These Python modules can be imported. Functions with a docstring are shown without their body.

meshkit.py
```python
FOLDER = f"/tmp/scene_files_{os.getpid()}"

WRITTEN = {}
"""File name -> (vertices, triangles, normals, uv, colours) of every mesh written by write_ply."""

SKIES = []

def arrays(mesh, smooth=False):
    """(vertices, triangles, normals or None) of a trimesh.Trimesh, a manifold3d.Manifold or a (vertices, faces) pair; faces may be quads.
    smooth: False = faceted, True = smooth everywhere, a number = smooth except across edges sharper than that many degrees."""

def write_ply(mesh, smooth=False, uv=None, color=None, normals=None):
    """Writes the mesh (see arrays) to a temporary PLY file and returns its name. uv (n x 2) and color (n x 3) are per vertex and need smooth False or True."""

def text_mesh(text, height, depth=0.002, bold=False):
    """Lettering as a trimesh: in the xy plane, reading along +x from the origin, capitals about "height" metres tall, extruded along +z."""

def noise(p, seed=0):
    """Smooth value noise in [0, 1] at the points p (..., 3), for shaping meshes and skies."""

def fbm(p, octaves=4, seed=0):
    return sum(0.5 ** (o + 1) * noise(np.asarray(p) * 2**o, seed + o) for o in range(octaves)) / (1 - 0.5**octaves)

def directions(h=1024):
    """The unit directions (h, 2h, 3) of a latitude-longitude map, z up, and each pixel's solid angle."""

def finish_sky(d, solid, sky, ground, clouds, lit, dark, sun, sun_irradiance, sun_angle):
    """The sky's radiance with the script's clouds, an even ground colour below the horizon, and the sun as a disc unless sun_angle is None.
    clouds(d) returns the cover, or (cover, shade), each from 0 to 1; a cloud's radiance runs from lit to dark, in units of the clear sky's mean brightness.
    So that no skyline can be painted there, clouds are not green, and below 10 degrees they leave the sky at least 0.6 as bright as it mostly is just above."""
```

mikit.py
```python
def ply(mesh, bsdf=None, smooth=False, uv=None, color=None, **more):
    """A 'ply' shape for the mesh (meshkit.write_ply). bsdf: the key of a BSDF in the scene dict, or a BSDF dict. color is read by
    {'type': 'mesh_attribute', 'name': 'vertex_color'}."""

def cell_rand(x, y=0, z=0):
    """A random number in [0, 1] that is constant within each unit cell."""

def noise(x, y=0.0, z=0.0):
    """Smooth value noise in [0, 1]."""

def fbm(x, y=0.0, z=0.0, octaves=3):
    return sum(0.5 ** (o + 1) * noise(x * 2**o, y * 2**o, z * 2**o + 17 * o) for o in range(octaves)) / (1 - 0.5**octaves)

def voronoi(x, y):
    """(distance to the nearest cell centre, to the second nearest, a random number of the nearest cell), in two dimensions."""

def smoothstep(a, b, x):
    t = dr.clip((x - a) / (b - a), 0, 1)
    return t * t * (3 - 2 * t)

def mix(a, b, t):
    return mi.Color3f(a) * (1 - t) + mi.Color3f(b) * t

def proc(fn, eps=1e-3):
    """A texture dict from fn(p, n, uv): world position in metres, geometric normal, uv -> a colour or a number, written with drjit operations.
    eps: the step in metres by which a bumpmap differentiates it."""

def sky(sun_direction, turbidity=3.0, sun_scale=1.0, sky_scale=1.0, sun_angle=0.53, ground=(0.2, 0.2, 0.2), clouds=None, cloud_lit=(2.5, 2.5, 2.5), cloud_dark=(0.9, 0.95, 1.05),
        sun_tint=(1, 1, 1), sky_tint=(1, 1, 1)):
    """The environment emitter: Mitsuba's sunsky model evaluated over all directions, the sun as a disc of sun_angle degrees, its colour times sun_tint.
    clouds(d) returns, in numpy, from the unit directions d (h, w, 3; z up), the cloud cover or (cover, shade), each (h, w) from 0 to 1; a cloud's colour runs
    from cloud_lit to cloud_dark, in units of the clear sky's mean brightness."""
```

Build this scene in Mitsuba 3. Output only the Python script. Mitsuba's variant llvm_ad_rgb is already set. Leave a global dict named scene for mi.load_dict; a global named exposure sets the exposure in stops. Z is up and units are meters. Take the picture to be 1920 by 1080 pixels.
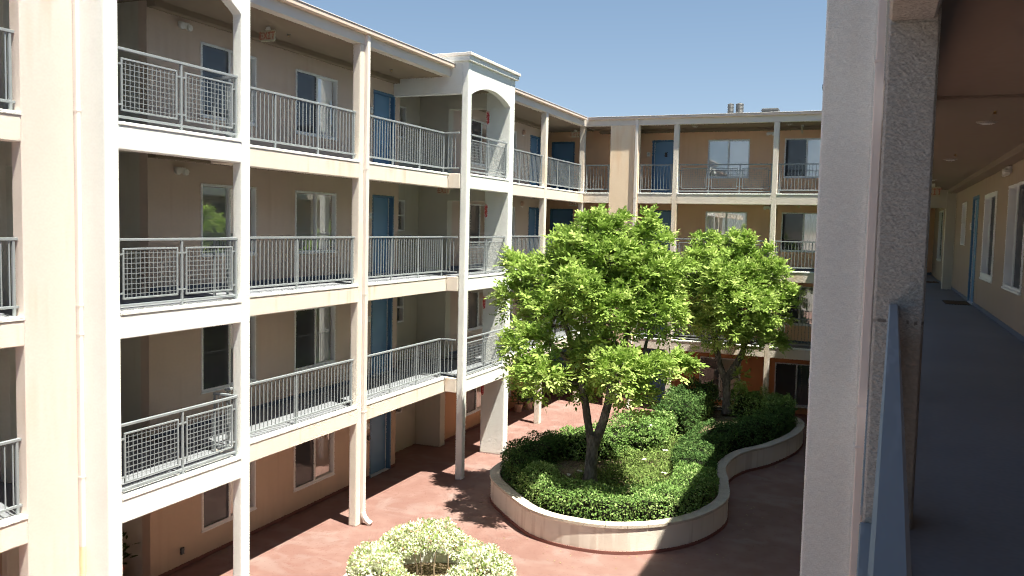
import math, random
import numpy as np
import trimesh
import drjit as dr
import mitsuba as mi
import mikit, meshkit
from shapely.geometry import Polygon, box as sbox, Point, LineString
from shapely.ops import unary_union

# ------------------------------------------------------------------ camera, light, exposure
scene, labels = {}, {}
T = mi.ScalarTransform4f
YAW, PITCH, ROLL = (math.radians(a) for a in (22.739, -4.075, 1.307))
EYE = np.array([10.599, 0.0, 6.899])
FWD = np.array([-math.sin(YAW) * math.cos(PITCH), math.cos(YAW) * math.cos(PITCH), math.sin(PITCH)])
RGT = np.array([math.cos(YAW), math.sin(YAW), 0.0])
UPV = np.cross(RGT, FWD)
UPV = -RGT * math.sin(ROLL) + UPV * math.cos(ROLL)
scene['camera'] = {'type': 'perspective', 'fov': 2 * math.degrees(math.atan(960 / 1622.64)), 'fov_axis': 'x',
                   'near_clip': 0.05, 'far_clip': 6000.0,
                   'to_world': T().look_at(origin=EYE.tolist(), target=(EYE + FWD).tolist(), up=UPV.tolist())}
SUN = (0.354, -0.120, 1.0)
scene['sky_light'] = mikit.sky(SUN, turbidity=3.2, sky_scale=0.42, sky_tint=(1.03, 0.98, 0.88), sun_tint=(0.89, 1.0, 1.10), ground=(0.22, 0.2, 0.18))
exposure = 3.25

rng = np.random.default_rng(7)
random.seed(7)

# ------------------------------------------------------------------ materials
P, noise, fbm, smoothstep, mix = mikit.proc, mikit.noise, mikit.fbm, mikit.smoothstep, mikit.mix


def principled(color, rough=0.6, spec=0.35, **kw):
    c = color if isinstance(color, dict) else {'type': 'rgb', 'value': list(color)}
    return {'type': 'principled', 'base_color': c, 'roughness': rough, 'specular': spec, **kw}


def bump(inner, fn, scale, eps=2e-3):
    return {'type': 'bumpmap', 'arbitrary': P(fn, eps), 'scale': scale, 'bsdf': inner}


def stucco_relief(p, n, uv):
    a = fbm(p.x * 62, p.y * 62, p.z * 62, 2)
    b = noise(p.x * 150 + 3, p.y * 150, p.z * 150)
    return smoothstep(0.3, 0.72, a) * 0.8 + b * 0.2


def fine_relief(p, n, uv):
    return fbm(p.x * 60, p.y * 60, p.z * 60, 2)


def stucco(name, col, grime=0.12, tint=(0.8, 0.72, 0.62), amp=0.006, grain=0.05, stain=False):
    col = tuple(float(x) for x in col)
    dirty = tuple(float(x * y) for x, y in zip(col, tint))

    def fn(p, n, uv):
        big = fbm(p.x * 0.9, p.y * 0.9, p.z * 0.7, 3)
        drip = fbm(p.x * 9, p.y * 9, p.z * 0.7 + 5, 2)
        g = noise(p.x * 40, p.y * 40, p.z * 40)
        t = smoothstep(0.5, 0.85, big * 0.55 + drip * 0.45)
        k = 0.94 + 0.10 * (big - 0.5) + 0.05 * (g - 0.5)
        if grain > .06:      # soot caught in the pits of the rough coat
            k = k * (1 - grain * (noise(p.x * 105 + 9, p.y * 105, p.z * 105) * 0.6 + noise(p.x * 190, p.y * 190, p.z * 190 + 4) * 0.6 - 0.6))
        c = mix(col, dirty, t * grime * 3.0) * k
        if stain:            # rust-brown run-off under the handrail fixing, and a patched line
            w = smoothstep(6.56, 6.40, p.z + 0.05 * big) * smoothstep(10.685, 10.73, p.x + 0.03 * (drip - 0.5))
            c = mix(c, (0.24, 0.185, 0.14), w * 0.75)
            line = smoothstep(0.012, 0.004, dr.abs(p.z - 6.495 - 0.012 * (noise(p.x * 30, 3, 1) - 0.5))) * smoothstep(0.5, 0.75, noise(p.x * 60, 7, 2)) * 0.7
            c = mix(c, (0.06, 0.055, 0.05), line)
        return c
    scene[name] = bump(principled(P(fn), 0.88, 0.2), stucco_relief, amp)


stucco('stucco_white', (0.81, 0.83, 0.80), 0.06, amp=0.006)
stucco('stucco_cream', (0.76, 0.695, 0.615), 0.36, (0.86, 0.73, 0.58), amp=0.006)
stucco('stucco_panel', (0.69, 0.605, 0.55), 0.22, (0.9, 0.8, 0.7), amp=0.006)
stucco('stucco_grey', (0.83, 0.86, 0.82), 0.10, amp=0.002, grain=0.35)
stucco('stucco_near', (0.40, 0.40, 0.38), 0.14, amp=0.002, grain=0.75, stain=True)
stucco('wall_tan', (0.60, 0.485, 0.405), 0.15, (0.82, 0.76, 0.7), 0.003)
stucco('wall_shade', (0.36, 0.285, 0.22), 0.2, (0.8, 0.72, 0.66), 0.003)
stucco('wall_terra', (0.56, 0.33, 0.20), 0.2, (0.8, 0.72, 0.66), 0.003)
stucco('wall_sand', (0.56, 0.43, 0.33), 0.2, (0.8, 0.72, 0.66), 0.003)
stucco('wall_orange', (0.80, 0.52, 0.33), 0.16, (0.85, 0.78, 0.7), 0.003)
stucco('wall_rust', (0.50, 0.225, 0.105), 0.16, (0.8, 0.7, 0.6), 0.003)
stucco('stucco_peach', (0.88, 0.71, 0.53), 0.2, (0.9, 0.74, 0.6))
stucco('stucco_drab', (0.58, 0.555, 0.48), 0.14, amp=0.004)
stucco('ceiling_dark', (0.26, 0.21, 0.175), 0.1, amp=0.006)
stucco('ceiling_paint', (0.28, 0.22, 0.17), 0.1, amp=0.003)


def paving_color(p, n, uv):
    a = fbm(p.x * 0.55, p.y * 0.55, 2.0, 4)
    b = fbm(p.x * 3.1 + 8, p.y * 3.1, 1.0, 3)
    c = fbm(p.x * 0.9 + 0.8 * fbm(p.x * 1.7, p.y * 1.7, 4.0, 2) * 3, p.y * 1.9, 7.0, 3)
    k = 0.78 + 0.32 * a + 0.2 * b
    base = mix((0.200, 0.112, 0.095), (0.222, 0.142, 0.124), smoothstep(0.35, 0.75, b * 0.5 + a * 0.5)) * (0.5 * k + 0.5)
    worn = smoothstep(0.52, 0.82, c) * 0.38
    base = mix(base, (0.27, 0.22, 0.205), worn)
    speck = smoothstep(0.80, 0.86, noise(p.x * 21, p.y * 21, 3)) * 0.25
    return mix(base, (0.16, 0.07, 0.055), speck)


scene['paving'] = bump(principled(P(paving_color), 0.62, 0.35), lambda p, n, uv: fbm(p.x * 14, p.y * 14, 0.0, 3), 0.003)


def deck_color(p, n, uv):
    a = fbm(p.x * 1.3, p.y * 1.3, p.z, 3)
    b = noise(p.x * 60, p.y * 60, p.z)
    return mix((0.165, 0.178, 0.198), (0.205, 0.218, 0.235), a) * (0.9 + 0.2 * b)


scene['deck_paint'] = bump(principled(P(deck_color), 0.6, 0.35), fine_relief, 0.0015)


def metal_color(p, n, uv):
    a = fbm(p.x * 7, p.y * 7, p.z * 7, 2)
    return mix((0.22, 0.245, 0.26), (0.27, 0.295, 0.31), a)


scene['rail_paint'] = principled(P(metal_color), 0.45, 0.5)


def near_rail_color(p, n, uv):
    a = fbm(p.x * 9, p.y * 2.5, p.z * 9, 3)
    scuff = smoothstep(0.62, 0.78, fbm(p.x * 40, p.y * 3.5, 1.0, 3))
    return mix(mix((0.21, 0.24, 0.26), (0.245, 0.275, 0.295), a), (0.32, 0.345, 0.365), scuff * 0.5)


scene['near_rail_paint'] = bump(principled(P(near_rail_color), 0.5, 0.45), lambda p, n, uv: fbm(p.x * 30, p.y * 6, p.z * 30, 2), 0.0012)


def render_wall(p, n, uv):
    a = fbm(p.x * 1.4, p.y * 1.4, p.z * 1.4, 3)
    drip = fbm(p.x * 8, p.y * 8, p.z * 0.6, 3)
    st = smoothstep(0.5, 0.72, drip) * 0.5 + smoothstep(0.2, 0.05, p.z + 0.1 * a) * 0.5
    return mix((0.74, 0.68, 0.60), (0.52, 0.44, 0.37), dr.clip(st, 0, 1)) * (0.85 + 0.3 * a)


scene['planter_render'] = bump(principled(P(render_wall), 0.85, 0.2), fine_relief, 0.003)


def cap_color(p, n, uv):
    a = fbm(p.x * 5, p.y * 5, p.z * 5, 3)
    b = noise(p.x * 60, p.y * 60, p.z * 60)
    return mix((0.50, 0.44, 0.36), (0.62, 0.56, 0.47), a) * (0.88 + 0.24 * b)


scene['cap_concrete'] = bump(principled(P(cap_color), 0.85, 0.2), fine_relief, 0.002)


def soil_color(p, n, uv):
    a = fbm(p.x * 2.2, p.y * 2.2, 0.0, 4)
    b = noise(p.x * 45, p.y * 45, 2.0)
    return mix((0.10, 0.075, 0.05), (0.27, 0.21, 0.14), smoothstep(0.35, 0.7, a * 0.6 + b * 0.4))


scene['soil_earth'] = bump(principled(P(soil_color), 0.95, 0.1), lambda p, n, uv: fbm(p.x * 25, p.y * 25, 0.0, 3), 0.02)


def bark_color(p, n, uv):
    a = fbm(p.x * 9, p.y * 9, p.z * 3.0, 3)
    b = fbm(p.x * 28, p.y * 28, p.z * 9, 2)
    return mix((0.085, 0.08, 0.076), (0.22, 0.21, 0.20), smoothstep(0.35, 0.7, a * 0.6 + b * 0.4))


scene['bark'] = bump(principled(P(bark_color), 0.9, 0.15), lambda p, n, uv: fbm(p.x * 30, p.y * 30, p.z * 7, 3), 0.014)
scene['leaf'] = {'type': 'principledthin', 'base_color': {'type': 'mesh_attribute', 'name': 'vertex_color'}, 'roughness': 0.26, 'diff_trans': 0.5, 'eta': 1.45}
scene['hedge_leaf'] = {'type': 'principledthin', 'base_color': {'type': 'mesh_attribute', 'name': 'vertex_color'}, 'roughness': 0.28, 'diff_trans': 0.4, 'eta': 1.45}
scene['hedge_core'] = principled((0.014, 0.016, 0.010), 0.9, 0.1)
scene['frame_white'] = principled((0.70, 0.72, 0.72), 0.4, 0.5)
scene['frame_alu'] = principled((0.52, 0.54, 0.55), 0.35, 0.5)
scene['glass'] = {'type': 'thindielectric', 'int_ior': 2.5}
scene['screen'] = {'type': 'blendbsdf', 'weight': 0.42, 'a': {'type': 'twosided', 'bsdf': principled((0.05, 0.055, 0.065), 0.8, 0.2)}, 'b': {'type': 'null'}}
scene['blind_white'] = {'type': 'twosided', 'bsdf': principled((0.78, 0.78, 0.76), 0.6, 0.3)}
scene['blind_tan'] = {'type': 'twosided', 'bsdf': principled((0.55, 0.46, 0.38), 0.7, 0.3)}
scene['blind_grey'] = {'type': 'twosided', 'bsdf': principled((0.36, 0.39, 0.38), 0.6, 0.3)}
scene['blind_dark'] = {'type': 'twosided', 'bsdf': principled((0.085, 0.095, 0.115), 0.7, 0.3)}
scene['blind_brown'] = {'type': 'twosided', 'bsdf': principled((0.13, 0.105, 0.09), 0.7, 0.3)}


def door_color(p, n, uv):
    a = fbm(p.x * 2, p.y * 2, p.z * 1.2, 3)
    return mix((0.11, 0.235, 0.39), (0.14, 0.27, 0.43), a)


scene['door_paint'] = principled(P(door_color), 0.42, 0.45)
scene['door_trim'] = principled((0.075, 0.16, 0.27), 0.4, 0.45)
scene['brass'] = principled((0.6, 0.45, 0.2), 0.3, 0.5, metallic=1.0)
scene['gutter_paint'] = principled((0.66, 0.53, 0.44), 0.45, 0.4)
scene['gutter_grey'] = principled((0.58, 0.55, 0.54), 0.45, 0.4)
scene['fascia_paint'] = principled((0.64, 0.60, 0.56), 0.6, 0.3)


def pipe_color(p, n, uv):
    a = fbm(p.x * 3, p.y * 3, p.z * 0.8, 3)
    return mix((0.70, 0.63, 0.58), (0.76, 0.71, 0.67), a)


scene['pipe_paint'] = principled(P(pipe_color), 0.5, 0.4)
scene['pipe_yellow'] = principled((0.78, 0.66, 0.40), 0.5, 0.4)
scene['skirting_paint'] = principled((0.11, 0.13, 0.18), 0.55, 0.35)
scene['skirt_red'] = principled((0.20, 0.085, 0.07), 0.7, 0.3)
scene['plastic_white'] = principled((0.72, 0.72, 0.68), 0.35, 0.5)
scene['fixture_tan'] = principled((0.36, 0.33, 0.29), 0.4, 0.5)
scene['exit_face'] = principled((0.52, 0.50, 0.36), 0.5, 0.4)
scene['sign_red'] = principled((0.55, 0.05, 0.06), 0.45, 0.4)
scene['letter_red'] = principled((0.50, 0.17, 0.12), 0.5, 0.4)
scene['letter_white'] = principled((0.8, 0.8, 0.78), 0.5, 0.4)
scene['dark_plastic'] = principled((0.05, 0.05, 0.055), 0.45, 0.4)
scene['lamp_glass'] = principled((0.75, 0.75, 0.72), 0.2, 0.6)
scene['mat_fibre'] = bump(principled((0.115, 0.075, 0.045), 0.95, 0.1), lambda p, n, uv: noise(p.x * 160, p.y * 160, 0.0), 0.006)
scene['terracotta'] = principled((0.55, 0.36, 0.27), 0.8, 0.2)
scene['pot_red'] = principled((0.5, 0.13, 0.06), 0.7, 0.25)
scene['roofing'] = principled((0.40, 0.38, 0.36), 0.9, 0.15)
scene['galvanised'] = principled((0.10, 0.108, 0.115), 0.5, 0.4)
scene['flower_white'] = {'type': 'twosided', 'bsdf': principled((0.8, 0.78, 0.75), 0.6, 0.3)}
scene['far_ground'] = principled((0.18, 0.17, 0.16), 0.9, 0.15)
scene['dark_void'] = principled((0.02, 0.02, 0.02), 0.9, 0.1)


# ------------------------------------------------------------------ mesh helpers
_S = np.array([[x, y, z] for x in (-1, 1) for y in (-1, 1) for z in (-1, 1)], float)
_BV = np.array([[s[0] * (1.0 if k == 0 else .9), s[1] * (1.0 if k == 1 else .9), s[2] * (1.0 if k == 2 else .9)] for s in _S for k in range(3)])
_hull = trimesh.convex.convex_hull(_BV)
_idx = np.array([int(np.argmin(((_BV - v) ** 2).sum(1))) for v in _hull.vertices])
_BF = _idx[_hull.faces]
_BS = np.repeat(_S, 3, axis=0)
_BK = np.tile(np.arange(3), 8)
_QF = np.array([[0, 1, 3], [0, 3, 2], [4, 6, 7], [4, 7, 5], [0, 4, 5], [0, 5, 1], [2, 3, 7], [2, 7, 6], [0, 2, 6], [0, 6, 4], [1, 5, 7], [1, 7, 3]])


def bxarr(x0, x1, y0, y1, z0, z1, b=0.0):
    lo, hi = np.array([x0, y0, z0], float), np.array([x1, y1, z1], float)
    lo, hi = np.minimum(lo, hi), np.maximum(lo, hi)
    c, h = (lo + hi) / 2, (hi - lo) / 2
    if b <= 0:
        return c + _S * h, _QF
    b = min(b, 0.45 * h.min())
    v = _BS * h
    for k in range(3):
        m = _BK != k
        v[m, k] -= _BS[m, k] * b
    return c + v, _BF


class M:
    """Collects pieces of one mesh."""

    def __init__(self):
        self.v, self.f, self.n = [], [], 0

    def add(self, v, f):
        v, f = np.asarray(v, float), np.asarray(f, int)
        self.v.append(v)
        self.f.append(f + self.n)
        self.n += len(v)
        return self

    def box(self, x0, x1, y0, y1, z0, z1, b=0.0):
        return self.add(*bxarr(x0, x1, y0, y1, z0, z1, b))

    def mesh(self, m):
        return self.add(m.vertices, m.faces)

    def get(self):
        return np.vstack(self.v), np.vstack(self.f)


_used = {}


def key(name):
    n = _used.get(name, 0)
    _used[name] = n + 1
    return name if n == 0 else f'{name}_{n:03d}'


def tag(k, label=None, category=None, group=None, kind=None):
    d = {a: b for a, b in (('label', label), ('category', category), ('group', group), ('kind', kind)) if b}
    if d:
        labels.setdefault(k, {}).update(d)


def put(name, mesh, bsdf, parent=None, smooth=False, color=None, label=None, cat=None, group=None, kind=None):
    k = key(f'{parent}__{name}' if parent else name)
    if isinstance(mesh, M):
        mesh = mesh.get()
    scene[k] = mikit.ply(mesh, bsdf, smooth=smooth, color=color)
    tag(k, label, cat, group, kind)
    return k


def thing(name, label, cat, group=None):
    k = key(name)
    tag(k, label, cat, group)
    return k


def copy_at(name, proto, parent, mat):
    k = key(f'{parent}__{name}')
    scene[k] = {**proto, 'to_world': mat}
    return k


def tube(path, radii, sides=8, cap=True):
    p = np.asarray(path, float)
    r = np.broadcast_to(np.asarray(radii, float), (len(p),))
    t = np.gradient(p, axis=0)
    t /= np.linalg.norm(t, axis=1, keepdims=True) + 1e-12
    ref = np.array([0.31, 0.85, 0.42]) if abs(t[:, 2]).mean() > 0.5 else np.array([0.1, 0.13, 1.0])
    a = np.cross(t, ref)
    a /= np.linalg.norm(a, axis=1, keepdims=True) + 1e-12
    b = np.cross(t, a)
    ang = np.arange(sides) * 2 * np.pi / sides
    v = (p[:, None] + r[:, None, None] * (np.cos(ang)[None, :, None] * a[:, None] + np.sin(ang)[None, :, None] * b[:, None])).reshape(-1, 3)
    i, j = np.meshgrid(np.arange(len(p) - 1), np.arange(sides), indexing='ij')
    q = np.stack([i * sides + j, i * sides + (j + 1) % sides, (i + 1) * sides + (j + 1) % sides, (i + 1) * sides + j], -1).reshape(-1, 4)
    f = np.vstack([q[:, [0, 1, 2]], q[:, [0, 2, 3]]])
    if cap:
        n = len(v)
        v = np.vstack([v, p[:1], p[-1:]])
        k = np.arange(sides)
        f = np.vstack([f, np.stack([(k + 1) % sides, k, k * 0 + n], 1), np.stack([k + (len(p) - 1) * sides, (k + 1) % sides + (len(p) - 1) * sides, k * 0 + n + 1], 1)])
    return v, f


def lathe(profile, n=24, center=(0, 0, 0)):
    m = trimesh.creation.revolve(np.asarray(profile, float), sections=n)
    m.apply_translation(center)
    return np.array(m.vertices), np.array(m.faces)


def extrude(poly, h):
    m = trimesh.creation.extrude_polygon(poly, h, engine='earcut')
    return np.array(m.vertices), np.array(m.faces)


def spline(pts, n=12, closed=True):
    p = np.asarray(pts, float)
    out = []
    N = len(p)
    for i in range(N if closed else N - 1):
        p0, p1, p2, p3 = (p[(i + k) % N] if closed else p[min(max(i + k, 0), N - 1)] for k in (-1, 0, 1, 2))
        for t in np.linspace(0, 1, n, endpoint=False):
            out.append(0.5 * ((2 * p1) + (-p0 + p2) * t + (2 * p0 - 5 * p1 + 4 * p2 - p3) * t * t + (-p0 + 3 * p1 - 3 * p2 + p3) * t ** 3))
    if not closed:
        out.append(p[-1])
    return np.array(out)


# ------------------------------------------------------------------ ground
g = M()
g.add([[-3000, -3000, -0.03], [3000, -3000, -0.03], [3000, 3000, -0.03], [-3000, 3000, -0.03]], [[0, 1, 2], [0, 2, 3]])
put('ground', g, 'far_ground', kind='structure')
g = M()
g.add([[-3, -12, 0], [13.2, -12, 0], [13.2, 35, 0], [-3, 35, 0]], [[0, 1, 2], [0, 2, 3]])
put('courtyard_pavement', g, 'paving', kind='structure')

# ------------------------------------------------------------------ the three wings, in local axes: u along the facade, v out of it, z up
F = [0.0, 2.77, 5.52, 8.27]                       # floor levels
CEIL = [2.62, 5.37, 8.12, 10.82]
BEAM = [None, 2.378, 5.127, 7.877]                # underside of the edge beam that carries floor k
ROOF = 11.04
FLOOR_NAME = ['ground floor', 'second floor', 'third floor', 'top floor']


class Wing:
    def __init__(self, kind, depth):
        self.kind, self.depth = kind, depth

    def pts(self, v):
        v = np.asarray(v, float)
        u, w, z = v[:, 0], v[:, 1], v[:, 2]
        if self.kind == 'left':
            return np.stack([w, u, z], 1)
        if self.kind == 'back':
            return np.stack([u, 32.227 - w, z], 1)
        return np.stack([10.6 - w, u, z], 1)

    def world(self, mesh):
        if isinstance(mesh, M):
            mesh = mesh.get()
        v, f = mesh
        return self.pts(v), (f if self.kind == 'right' else np.asarray(f)[:, ::-1])

    def part(self, name, mesh, bsdf, parent=None, **kw):
        return put(name, self.world(mesh), bsdf, parent or self.key, **kw)

    def box(self, name, bsdf, u0, u1, v0, v1, z0, z1, b=0.008, **kw):
        return self.part(name, M().box(u0, u1, v0, v1, z0, z1, b), bsdf, **kw)


left, back, right = Wing('left', 1.75), Wing('back', 1.773), Wing('right', 1.85)
left.key = thing('apartment_wing', 'long wing on the left with cream beams, open walkways and two arched tower bays', 'apartment building')
back.key = thing('apartment_wing', 'four-storey orange-walled wing closing the far end of the courtyard behind the trees', 'apartment building')
right.key = thing('apartment_wing', "shaded wing on the right with the walkway beside the camera and big grey stucco columns", 'apartment building')


def wall_sheet(w, u0, u1, z0, z1, v, thick, holes, bsdf, name='wall', **kw):
    """A wall in the plane v (its outer face), with openings."""
    poly = Polygon([(u0, z0), (u1, z0), (u1, z1), (u0, z1)], [[(a, c), (b, c), (b, d), (a, d)] for a, b, c, d in holes if a > u0 and b < u1 and c > z0])
    for a, b, c, d in holes:
        if not (a > u0 and b < u1 and c > z0):
            poly = poly.difference(sbox(a, c, b, d))
    vv, ff = extrude(poly, thick)
    vv = np.stack([vv[:, 0], v - thick + vv[:, 2], vv[:, 1]], 1)   # (u, v, z): mirrored
    return w.part(name, (vv, np.asarray(ff)[:, ::-1]), bsdf, **kw)


def vertical_blind(m, a, b, c, d, v, rs, step=0.085):
    n = max(2, int((b - a) / step))
    for i in range(n):
        x = a + (b - a) * (i + 0.5) / n
        wd, t = (b - a) / n * 0.56, math.radians(rs.uniform(14, 30))
        du, dv = wd * math.cos(t), wd * math.sin(t)
        m.add([[x - du, v - dv, c], [x + du, v + dv, c], [x + du, v + dv, d], [x - du, v - dv, d]], [[0, 1, 2], [0, 2, 3]])


def horizontal_blind(m, a, b, c, d, v, rs, step=0.05):
    n = int((d - c) / step)
    for i in range(n):
        z = c + (i + 0.5) * step
        m.add([[a, v - 0.012, z - 0.027], [b, v - 0.012, z - 0.027], [b, v + 0.012, z + 0.027], [a, v + 0.012, z + 0.027]], [[0, 1, 2], [0, 2, 3]])


def curtain(m, a, b, c, d, v, rs):
    n = 44
    x = np.linspace(a, b, n)
    ph = np.cumsum(rs.uniform(0.5, 1.5, n)) * 0.75
    y = v + 0.03 * np.sin(ph) + 0.012 * np.sin(ph * 2.3)
    for i in range(n - 1):
        m.add([[x[i], y[i], c], [x[i + 1], y[i + 1], c], [x[i + 1], y[i + 1], d], [x[i], y[i], d]], [[0, 1, 2], [0, 2, 3]])


def window(w, u0, u1, z0, z1, v, styles, frame='frame_white', sill=True, split=None, rows=None, thick=0.045):
    """A slider in the wall plane v: frame, mullion, two panes and what hangs behind each."""
    rs = np.random.default_rng(int(abs(u0 * 1000 + z0 * 77 + v * 13)) + 5)
    t = thick
    m = M()
    m.box(u0, u0 + t, v - .1, v + .018, z0, z1, .004).box(u1 - t, u1, v - .1, v + .018, z0, z1, .004)
    m.box(u0 + t, u1 - t, v - .1, v + .016, z1 - t, z1, .004)
    m.box(u0 + t, u1 - t, v - .1, v + .016, z0, z0 + t, .004)
    k = w.part('window', m, frame)
    if sill:
        put('sill', w.world(M().box(u0 - .02, u1 + .02, v + .002, v + .035, z0 - .035, z0 - .002, .004)), frame, k)
    um = (u0 + u1) / 2 if split is None else split
    if rows:
        zm = z0 + (z1 - z0) * rows
        put('mullion', w.world(M().box(u0 + t, u1 - t, v - .07, v + .008, zm - .022, zm + .022, .003)), frame, k)
        cells = [(u0 + t, u1 - t, z0 + t, zm - .022), (u0 + t, u1 - t, zm + .022, z1 - t)]
    else:
        put('mullion', w.world(M().box(um - .028, um + .028, v - .075, v + .01, z0 + t, z1 - t, .004)), frame, k)
        cells = [(u0 + t, um - .028, z0 + t, z1 - t), (um + .028, u1 - t, z0 + t, z1 - t)]
    for i, ((a, b, c, d), st) in enumerate(zip(cells, styles)):
        gv = v - .035 - .02 * (i == 1)
        gm = M().add([[a, gv, c], [b, gv, c], [b, gv, d], [a, gv, d]], [[0, 1, 2], [0, 2, 3]])
        put('pane', w.world(gm), 'glass', k)
        if i == 0 and not rows and st and st[1] in ('blind_dark', 'blind_brown'):
            gm = M().add([[a, v - .012, c], [b, v - .012, c], [b, v - .012, d], [a, v - .012, d]], [[0, 1, 2], [0, 2, 3]])
            put('insect_screen', w.world(gm), 'screen', k)
        if st:
            kind, mat = st
            m = M()
            {'v': vertical_blind, 'h': horizontal_blind, 'c': curtain}[kind](m, a - .03, b + .03, c - .03, d + .02, v - .155, rs)
            put('curtain' if kind == 'c' else 'blind', w.world(m), mat, k)
    return k


def door(w, u0, u1, z0, z1, v, hinge=1, recess=.13, knocker=False):
    """A painted door set back in its jamb; the leaf is the part, frame, handle and threshold hang on it."""
    t = .06
    leaf = M().box(u0 + t, u1 - t, v - recess - .045, v - recess, z0 + .012, z1 - t, .003)
    k = w.part('door', leaf, 'door_paint')
    m = M()
    m.box(u0, u0 + t, v - .2, v + .012, z0, z1, .004).box(u1 - t, u1, v - .2, v + .012, z0, z1, .004).box(u0 + t, u1 - t, v - .2, v + .01, z1 - t, z1, .004)
    put('frame', w.world(m), 'door_trim', k)
    hu = u0 + t + .07 if hinge > 0 else u1 - t - .07
    m = M()
    m.add(*w_lathe_v([(0, .0), (.028, .0), (.03, .008), (.011, .012), (.011, .035), (.027, .045), (.026, .06), (.012, .068), (0, .068)], hu, v - recess, z0 + .98))
    put('handle', w.world(m), 'brass', k, smooth=35)
    m = M().add(*w_lathe_v([(0, .0), (.026, .0), (.024, .02), (0, .022)], hu, v - recess, z0 + 1.14))
    put('deadbolt', w.world(m), 'brass', k, smooth=35)
    put('threshold', w.world(M().box(u0 + t, u1 - t, v - .12, v + .01, z0, z0 + .02, .004)), 'frame_alu', k)
    strip = u1 - t - .012 if hinge > 0 else u0 + t + .012
    put('weather_strip', w.world(M().box(strip - .012, strip + .011, v - recess + .001, v - recess + .02, z0 + .02, z1 - t - .003, .002)), 'frame_alu', k)
    if knocker:
        put('knocker', w.world(M().box((u0 + u1) / 2 - .05, (u0 + u1) / 2 + .05, v - recess + .001, v - recess + .03, z0 + 1.5, z0 + 1.68, .012)), 'dark_plastic', k)
    return k


def w_lathe_v(profile, u, v, z):
    """A lathe whose axis points out of the facade (local +v)."""
    vv, ff = lathe(profile, 14)
    return np.stack([vv[:, 0] + u, vv[:, 2] + v, vv[:, 1] + z], 1), ff[:, ::-1]


def column(w, u0, u1, v0, v1, z1, bsdf, z0=0.0, name='column', **kw):
    return w.box(name, bsdf, u0, u1, v0, v1, z0, z1, .014, **kw)


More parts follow.
